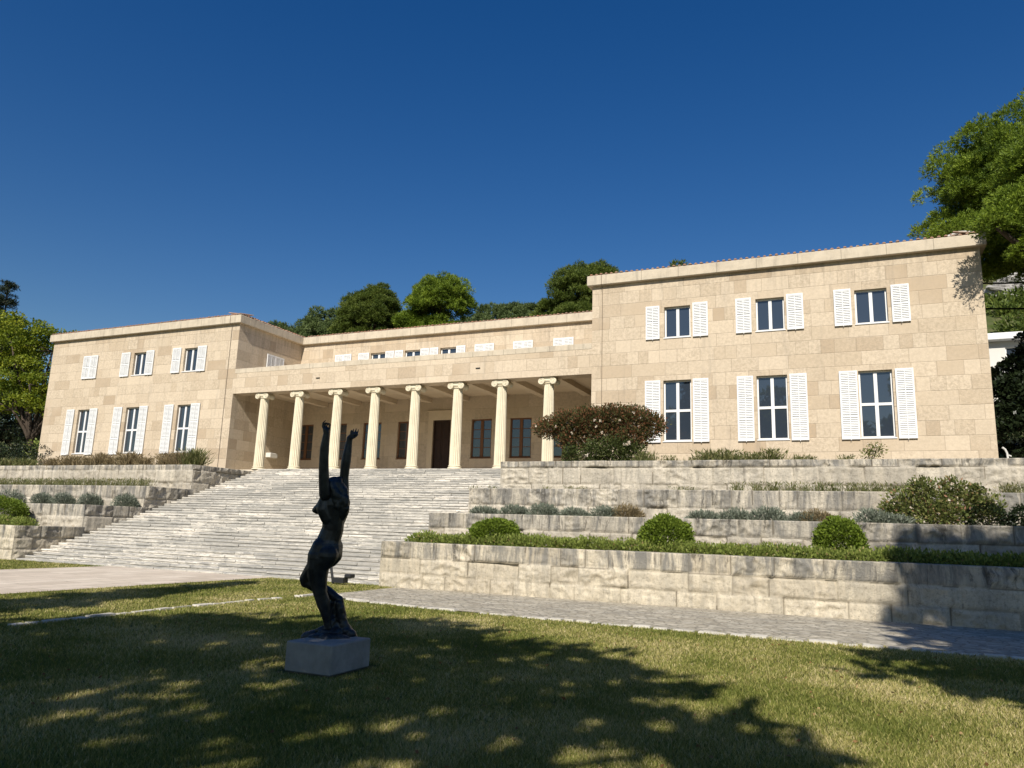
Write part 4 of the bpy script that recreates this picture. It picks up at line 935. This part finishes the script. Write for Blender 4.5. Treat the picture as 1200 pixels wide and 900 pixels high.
# clipped balls, hedge strips, grey mounds
def ball(label, x, y, r, rz, mat='box', n=15000, seed=1, z=None, grp='clipped round bushes on the lowest terrace'):
    return bush('boxwood_ball', label, 'bush', [(x, y, (BED[0] if z is None else z) + rz * .72, r, r, rz)], n, .06, .04, M[mat], seed, grp, (x, y, BED[0] if z is None else z), .25, .7, True, 'bark')
ball('round clipped bush nearest the steps on the right side', -8.95, 19.2, .68, .47, seed=201)
ball('round clipped bush below the second window, middle of three', -4.24, 19.2, .65, .57, seed=202)
ball('round clipped bush left of the flowering rose shrub', -.25, 19.2, .54, .59, seed=203)
ball('round clipped bush at far left edge, left of the steps', -30.75, 19.6, .95, .66, seed=204, n=20000)
ball('small dark bush in the shade right of the rose shrub', 2.95, 21.3, .45, .36, 'darkleaf', 2500, 205, BED[1], 'shaded bushes on the second terrace')
ball('small dark bush at the right edge in the shade', 3.8, 21.2, .42, .34, 'darkleaf', 2500, 206, BED[1], 'shaded bushes on the second terrace')
def strip(label, x0, x1, y, z, n, seed, h=.22, d=.35, grp=None):
    lob = []; x = x0; g = np.random.default_rng(seed)
    while x < x1:
        r = g.uniform(.28, .42); lob.append((x, y + g.uniform(-.12, .12), z + h * .35, r, d, h * g.uniform(.8, 1.2))); x += r * .85
    return bush('creeping_hedge', label, 'hedge', lob, n, .075, .038, M['cover'], seed, None, (x0, y, z - .05), .9, .55, False)
strip('low creeping green hedge along the lowest wall right of the steps', -11.05, 9.0, 18.72, BED[0] + .02, 60000, 211, .25, .42)
strip('low creeping green hedge on the lowest wall left of the steps', -36, -27.9, 18.85, BED[0] + .02, 16000, 212, .28, .42)
def mound(x, y, z, r, h, seed, label, grp, mat='grey', n=2600):
    return bush('lavender_mound', label, 'plant', [(x, y, z + h * .3, r, .36, h), (x + r * .4, y + .05, z + h * .2, r * .6, .34, h * .8)], n, .10, .026, M[mat], seed, grp, (x, y, z), .7, .5, False)
for i, (px, dry_) in enumerate([(567, 0), (602, 0), (636, 0), (672, 0), (709, 0), (734, 1), (824, 0), (862, 0), (899, 0), (941, 0), (955, 1), (1022, 0), (1046, 0)]):
    q = at(px, 604, 21.05); mound(q[0], 21.05, BED[1], .46, .22 + .05 * (i % 3), 220 + i, 'dried brownish mound among the grey plants on the second terrace' if dry_ else 'grey-green rounded mound on the second terrace right of the steps', 'dried mounds on the second terrace' if dry_ else 'grey mounds on the second terrace, right', 'dry' if dry_ else 'grey')
for i, px in enumerate([48, 73, 104, 146]):
    q = at(px, 590, 22.95); mound(q[0], 22.95, BED[1], .62, .46, 240 + i, ['grey mound at the left, nearest the round bush', 'second grey mound from the round bush, left of steps', 'broad grey mound third from the left round bush', 'brownish grey mound nearest the steps on the left'][i], 'grey mounds on the second terrace, left', 'grey', 4200)
q = at(12, 588, 21.3); mound(q[0], 21.3, BED[1], .8, .5, 249, 'grey mound behind the round bush at far left', 'grey mounds on the second terrace, left')
def tuft(x, y, z, h, r, n, mat, seed, label, grp, name='weed_tuft', w=.014):
    g = np.random.default_rng(seed); root = empty(name, (x, y, z)); tag(root, label, 'plant', grp)
    P_ = np.stack([g.normal(0, r * .4, n), g.normal(0, r * .3, n), np.zeros(n)], 1); D_ = np.stack([g.normal(0, .35, n), g.normal(0, .35, n), np.ones(n)], 1)
    k_ = g.random(n) < .5; P_[k_, 2] = g.uniform(0, h * .75, k_.sum()); P_[k_, :2] += D_[k_, :2] * P_[k_, 2:3] * .8; D_[k_, :2] *= 2.2
    Ls = np.where(k_, h * .3, h * g.uniform(.5, 1.1, n)); leaves('leaves', P_, D_, Ls, w * np.where(k_, 1.9, 1), M[mat], root, None, seed); return root
for i, px in enumerate([640, 668, 682, 795, 803, 812, 865, 889, 906, 926, 943, 962, 978, 999, 1012, 1026, 1043, 1062, 1180, 1192, 1208, 555, 578]):
    q = at(px, 574, 23.5); sm = i in (0, 1, 2, 3, 4, 5, 21, 22); tuft(q[0], 23.5, BED[2], .24 if sm else .42, .24, 70 if sm else 150, 'weed', 260 + i, 'green grass tuft at the foot of the topmost wall, right side', 'grass tufts on the third terrace, right')
for i in range(30):
    x = -53 + i * .86; tuft(x, 23.85, BED[2], .5, .5, 280, 'weed', 300 + i, 'green grass clump in the row on the third terrace, left side', 'grass row on the third terrace, left', 'grass_clump')
# top bed, right: tufts and roses against the wall
for i, (px, h, r, mt, n, lab) in enumerate([(757, .55, .5, 'weed', 420, 'feathery green tuft just right of the reddish shrub'), (785, .42, .35, 'weed', 240, 'small grey tuft under the first ground-floor window of the right wing'), (812, .36, .28, 'weed', 180, 'small tuft left of the wide lavender patch'), (830, .62, .5, 'weed', 520, 'left half of the bushy lavender between two windows'), (849, .66, .5, 'weed', 520, 'right half of the bushy lavender between two windows'), (868, .5, .5, 'weed', 420, 'dark lavender tuft left of the middle window sill'), (886, .52, .5, 'weed', 420, 'lavender tuft under the middle window'), (905, .66, .4, 'weed', 360, 'tall thin-stemmed tuft right under the middle window'), (938, .4, .4, 'weed', 260, 'low green tuft left of the last window'), (950, .36, .3, 'weed', 160, 'tiny green tuft between the middle and last windows'), (991, .38, .3, 'weed', 180, 'small dry tuft under the left shutter of the last window')]):
    q = at(px, 539, 26.5); tuft(q[0], 26.5, 3.98, h, r, n, mt, 340 + i, lab, 'plants along the foot of the right wing', 'border_plant', .02)
q = at(1021, 530, 26.6); bush('rose_bush', 'small rose bush under the last ground-floor window on the right', 'shrub', [(q[0], 26.6, 4.35, .35, .3, .33), (q[0] + .15, 26.6, 4.5, .3, .3, .25)], 420, .07, .045, M['greenleaf'], 360, None, (q[0], 26.6, 3.98), .3, .2, True, 'stem', ('rose', 6, .05, 0))
# big reddish shrub on the top terrace
lob = [(-10.6, 27.3, 5.55, .62, .7, .42), (-9.8, 27.4, 5.75, .8, .9, .5), (-8.9, 27.3, 5.85, .85, .9, .52), (-8.0, 27.4, 5.9, .85, .9, .5), (-7.2, 27.3, 5.85, .75, .8, .48), (-6.5, 27.4, 5.6, .5, .7, .45), (-9.6, 27.3, 5.1, .7, .7, .42), (-7.2, 27.2, 5.15, .8, .7, .45), (-8.3, 27.3, 5.3, .8, .7, .4)]
sh = bush('crape_myrtle', 'wide reddish-brown leaved shrub in front of the last column', 'shrub', lob, 23000, .105, .052, M['redleaf'], 370, None, (-8.7, 27.4, 3.98), .5, .3, True, 'stem', ('rose', 16, .07, 0))
bush('rose_bush', 'dense dark green bush under the reddish shrub', 'shrub', [(-8.6, 26.8, 4.5, .55, .5, .5), (-7.8, 26.8, 4.6, .7, .5, .62), (-7.1, 26.8, 4.45, .5, .5, .5), (-9.5, 26.9, 4.4, .35, .4, .5)], 6500, .09, .055, M['deepgreen'], 371, None, (-8.0, 26.9, 3.98), .3, .3, True, 'stem', ('rose', 12, .09, 0))
# rose shrub on the second terrace
lob = [(1.25, 21.4, 2.55, .5, .5, .45), (1.9, 21.4, 2.65, .6, .55, .55), (2.5, 21.4, 2.6, .5, .5, .5), (3.0, 21.45, 2.5, .42, .5, .38), (1.6, 21.3, 2.95, .3, .4, .3), (2.3, 21.4, 3.02, .26, .3, .26), (1.9, 21.2, 2.3, .8, .5, .35), (.95, 21.35, 2.35, .3, .4, .3), (2.8, 21.4, 2.9, .25, .3, .2)]
bush('rose_shrub', 'loose red and green leaved rose shrub on the second terrace, right', 'shrub', lob, 7500, .085, .05, M['greenleaf'], 372, None, (1.95, 21.4, BED[1]), .4, .2, True, 'stem', ('rose', 26, .04, 0))
# dry plants on the left top terrace
for i, (px, h, r) in enumerate([(8, .5, .6), (30, .5, .7), (62, .5, .6), (84, .62, .6), (104, .5, .6), (118, .66, .5), (132, .5, .5), (150, .72, .6), (168, .5, .5), (196, .66, .6), (212, .7, .5), (228, .8, .6)]):
    q = at(px, 546, 27.0); tuft(q[0], 27.0, 3.98, h * 1.35, r, 800, 'dry' if i not in (0, 1, 11) else 'weed', 380 + i, 'dry brown plant at the foot of the left wing' if i not in (0, 1, 11) else ['green tuft at the far left on the top terrace', 'green tuft below the clipped hedge', '', '', '', '', '', '', '', '', '', 'greener bush at the end of the dry plants, nearest the steps'][i], 'plants along the foot of the left wing', 'dry_plant', .024)

# ------------------------------------------------------------------ trees behind the viewpoint that shade the lawn
def shade(label, x, y, lobes, seed, dens=25, L=.55, W=.30, mat='pine', r=.35):
    tree('lawn_tree', label, 'tree', (x, y, -.05), lobes, 'leaf', M[mat], seed, .36, 26, dens, L, W, r, 'trees around the lawn')
shade('spreading pine behind the viewpoint shading the statue', -4.6, -8, [(-4.3, -6, 10.5, 3.6, 3.0, 2.4), (-7.2, -7.2, 11, 3.0, 2.8, 2.0), (-2.4, -3.8, 10, 2.2, 1.9, 1.5), (-.7, -5.0, 10, 1.9, 2.0, 1.5), (.3, -6.3, 10, 1.3, 1.5, 1.1), (-4.6, -2.4, 10.6, 1.6, 1.3, 1.0), (-9.8, -7.6, 9.6, 3.2, 3, 2.0), (-5.2, -8, 12.6, 3, 2.6, 2.0), (-5, -8.5, 8, 3, 2.6, 1.8), (-1.6, -7.6, 8.8, 2.4, 2.4, 1.6), (-8.5, -9, 8.5, 3, 2.6, 2), (-6.3, -5.6, 10.8, 2.4, 2.2, 1.6), (-8.8, -6.4, 10.6, 2.2, 1.9, 1.5), (-3.2, -6.8, 9.4, 2.6, 2.4, 1.8), (-6.2, -7.8, 10, 2.8, 2.4, 2), (-3.6, -9.6, 8.6, 2.8, 2.6, 1.8)], 401)
shade('broad pine left of the viewpoint behind the lawn', -13, -8, [(-12.2, -7.4, 9.5, 3.4, 3, 2.2), (-15.5, -8, 10.5, 3, 3, 2.2), (-11, -9, 7.5, 3, 2.6, 2)], 402)
shade('tall round tree right of the viewpoint shading the wall', 5.6, .5, [(5.5, .9, 15.0, 1.6, 1.9, 2.2), (5.6, .6, 13.6, 1.7, 1.7, 1.4), (5.4, .4, 16.6, 1.5, 1.5, 1.6), (7.2, .8, 15.6, 2.2, 2.4, 2.4), (3.3, .6, 9.2, 1.3, 1.5, 1.2), (5.2, .6, 11.6, 1.9, 1.8, 2.0), (5.2, .2, 8.6, 2.0, 1.8, 1.4), (7.4, .4, 11.5, 2.6, 2.4, 2.6)], 403, 90)
cy = [(-11.85, -2.0, 2.5 + i * 1.35, 1.3 * (1 - (i / 10) ** 1.6) + .12, 1.3 * (1 - (i / 10) ** 1.6) + .12, 1.0) for i in range(10)]
shade('slim cypress left of the viewpoint beside the paved walk', -11.85, -2.0, cy, 404, 260, .3, .2, 'darkconifer', .2)

# ------------------------------------------------------------------ grass blades
def lawn_ok(x, y):
    edge = 13.6 + .09 * np.sin(x * 5.1) * np.sin(x * 2.3 + 1) + .05 * np.sin(x * 17)
    inpath = (y > edge + np.clip(-(x + 6) * .1, 0, 1.5)) & (x > -11.1)
    inpave = (x > -22.6) & (x < -15.75)
    inpl = (x > -5.85) & (x < -5.05) & (y > 6.9) & (y < 7.9)
    return ~inpath & ~inpave & ~inpl & (y < 18.15)
g = np.random.default_rng(99); N = 1050000
D_ = 3.2 * (34 / 3.2) ** g.random(N); az = R(-24.1) + g.uniform(-.72, .66, N)
gx, gy = D_ * np.sin(az), D_ * np.cos(az); ok = lawn_ok(gx, gy) & (gy > 2.5); gx, gy, gd = gx[ok], gy[ok], D_[ok]
n = len(gx); hh = g.uniform(.022, .05, n); wd = .0028 + gd * .00042
pt = np.array([mnoise.noise(Vector((a * .55, b * .55, 0))) + .5 * mnoise.noise(Vector((a * 1.9, b * 1.9, 5))) for a, b in zip(gx, gy)])
rn = np.clip(.40 + .5 * pt + g.normal(0, .27, n), 0, 1)
an = g.uniform(0, 2 * math.pi, n); sd = np.stack([np.cos(an), np.sin(an), 0 * an], 1) * wd[:, None]
B = np.stack([gx, gy, np.full(n, -.003)], 1); tip = B + np.stack([g.normal(0, .022, n), g.normal(0, .022, n), hh], 1)
o = np_mesh('grass', np.stack([B - sd, B + sd, tip], 1), 3, M['grass'], None, rn); o['kind'] = 'stuff'; tag(o, 'short patchy green and straw coloured lawn grass', 'grass')

# fallen leaves on the turf
n = 420; gx = g.uniform(-11, 3, n); gy = g.uniform(4.6, 13.4, n); ok = lawn_ok(gx, gy); gx, gy = gx[ok], gy[ok]; n = len(gx)
M['fallen'] = leaf('fallen_leaf', [(0, (0.16, 0.07, 0.03)), (0.6, (0.26, 0.15, 0.06)), (1, (0.38, 0.27, 0.12))], 0.2)
d = np.stack([g.normal(size=n), g.normal(size=n), g.normal(0, .3, n)], 1)
o = leaves('fallen_leaves', np.stack([gx, gy, np.full(n, .03)], 1), d, g.uniform(.03, .06, n), g.uniform(.02, .035, n), M['fallen'], None, None, 77); o['kind'] = 'stuff'; tag(o, 'scattered small brown leaves fallen on the lawn', 'leaves')
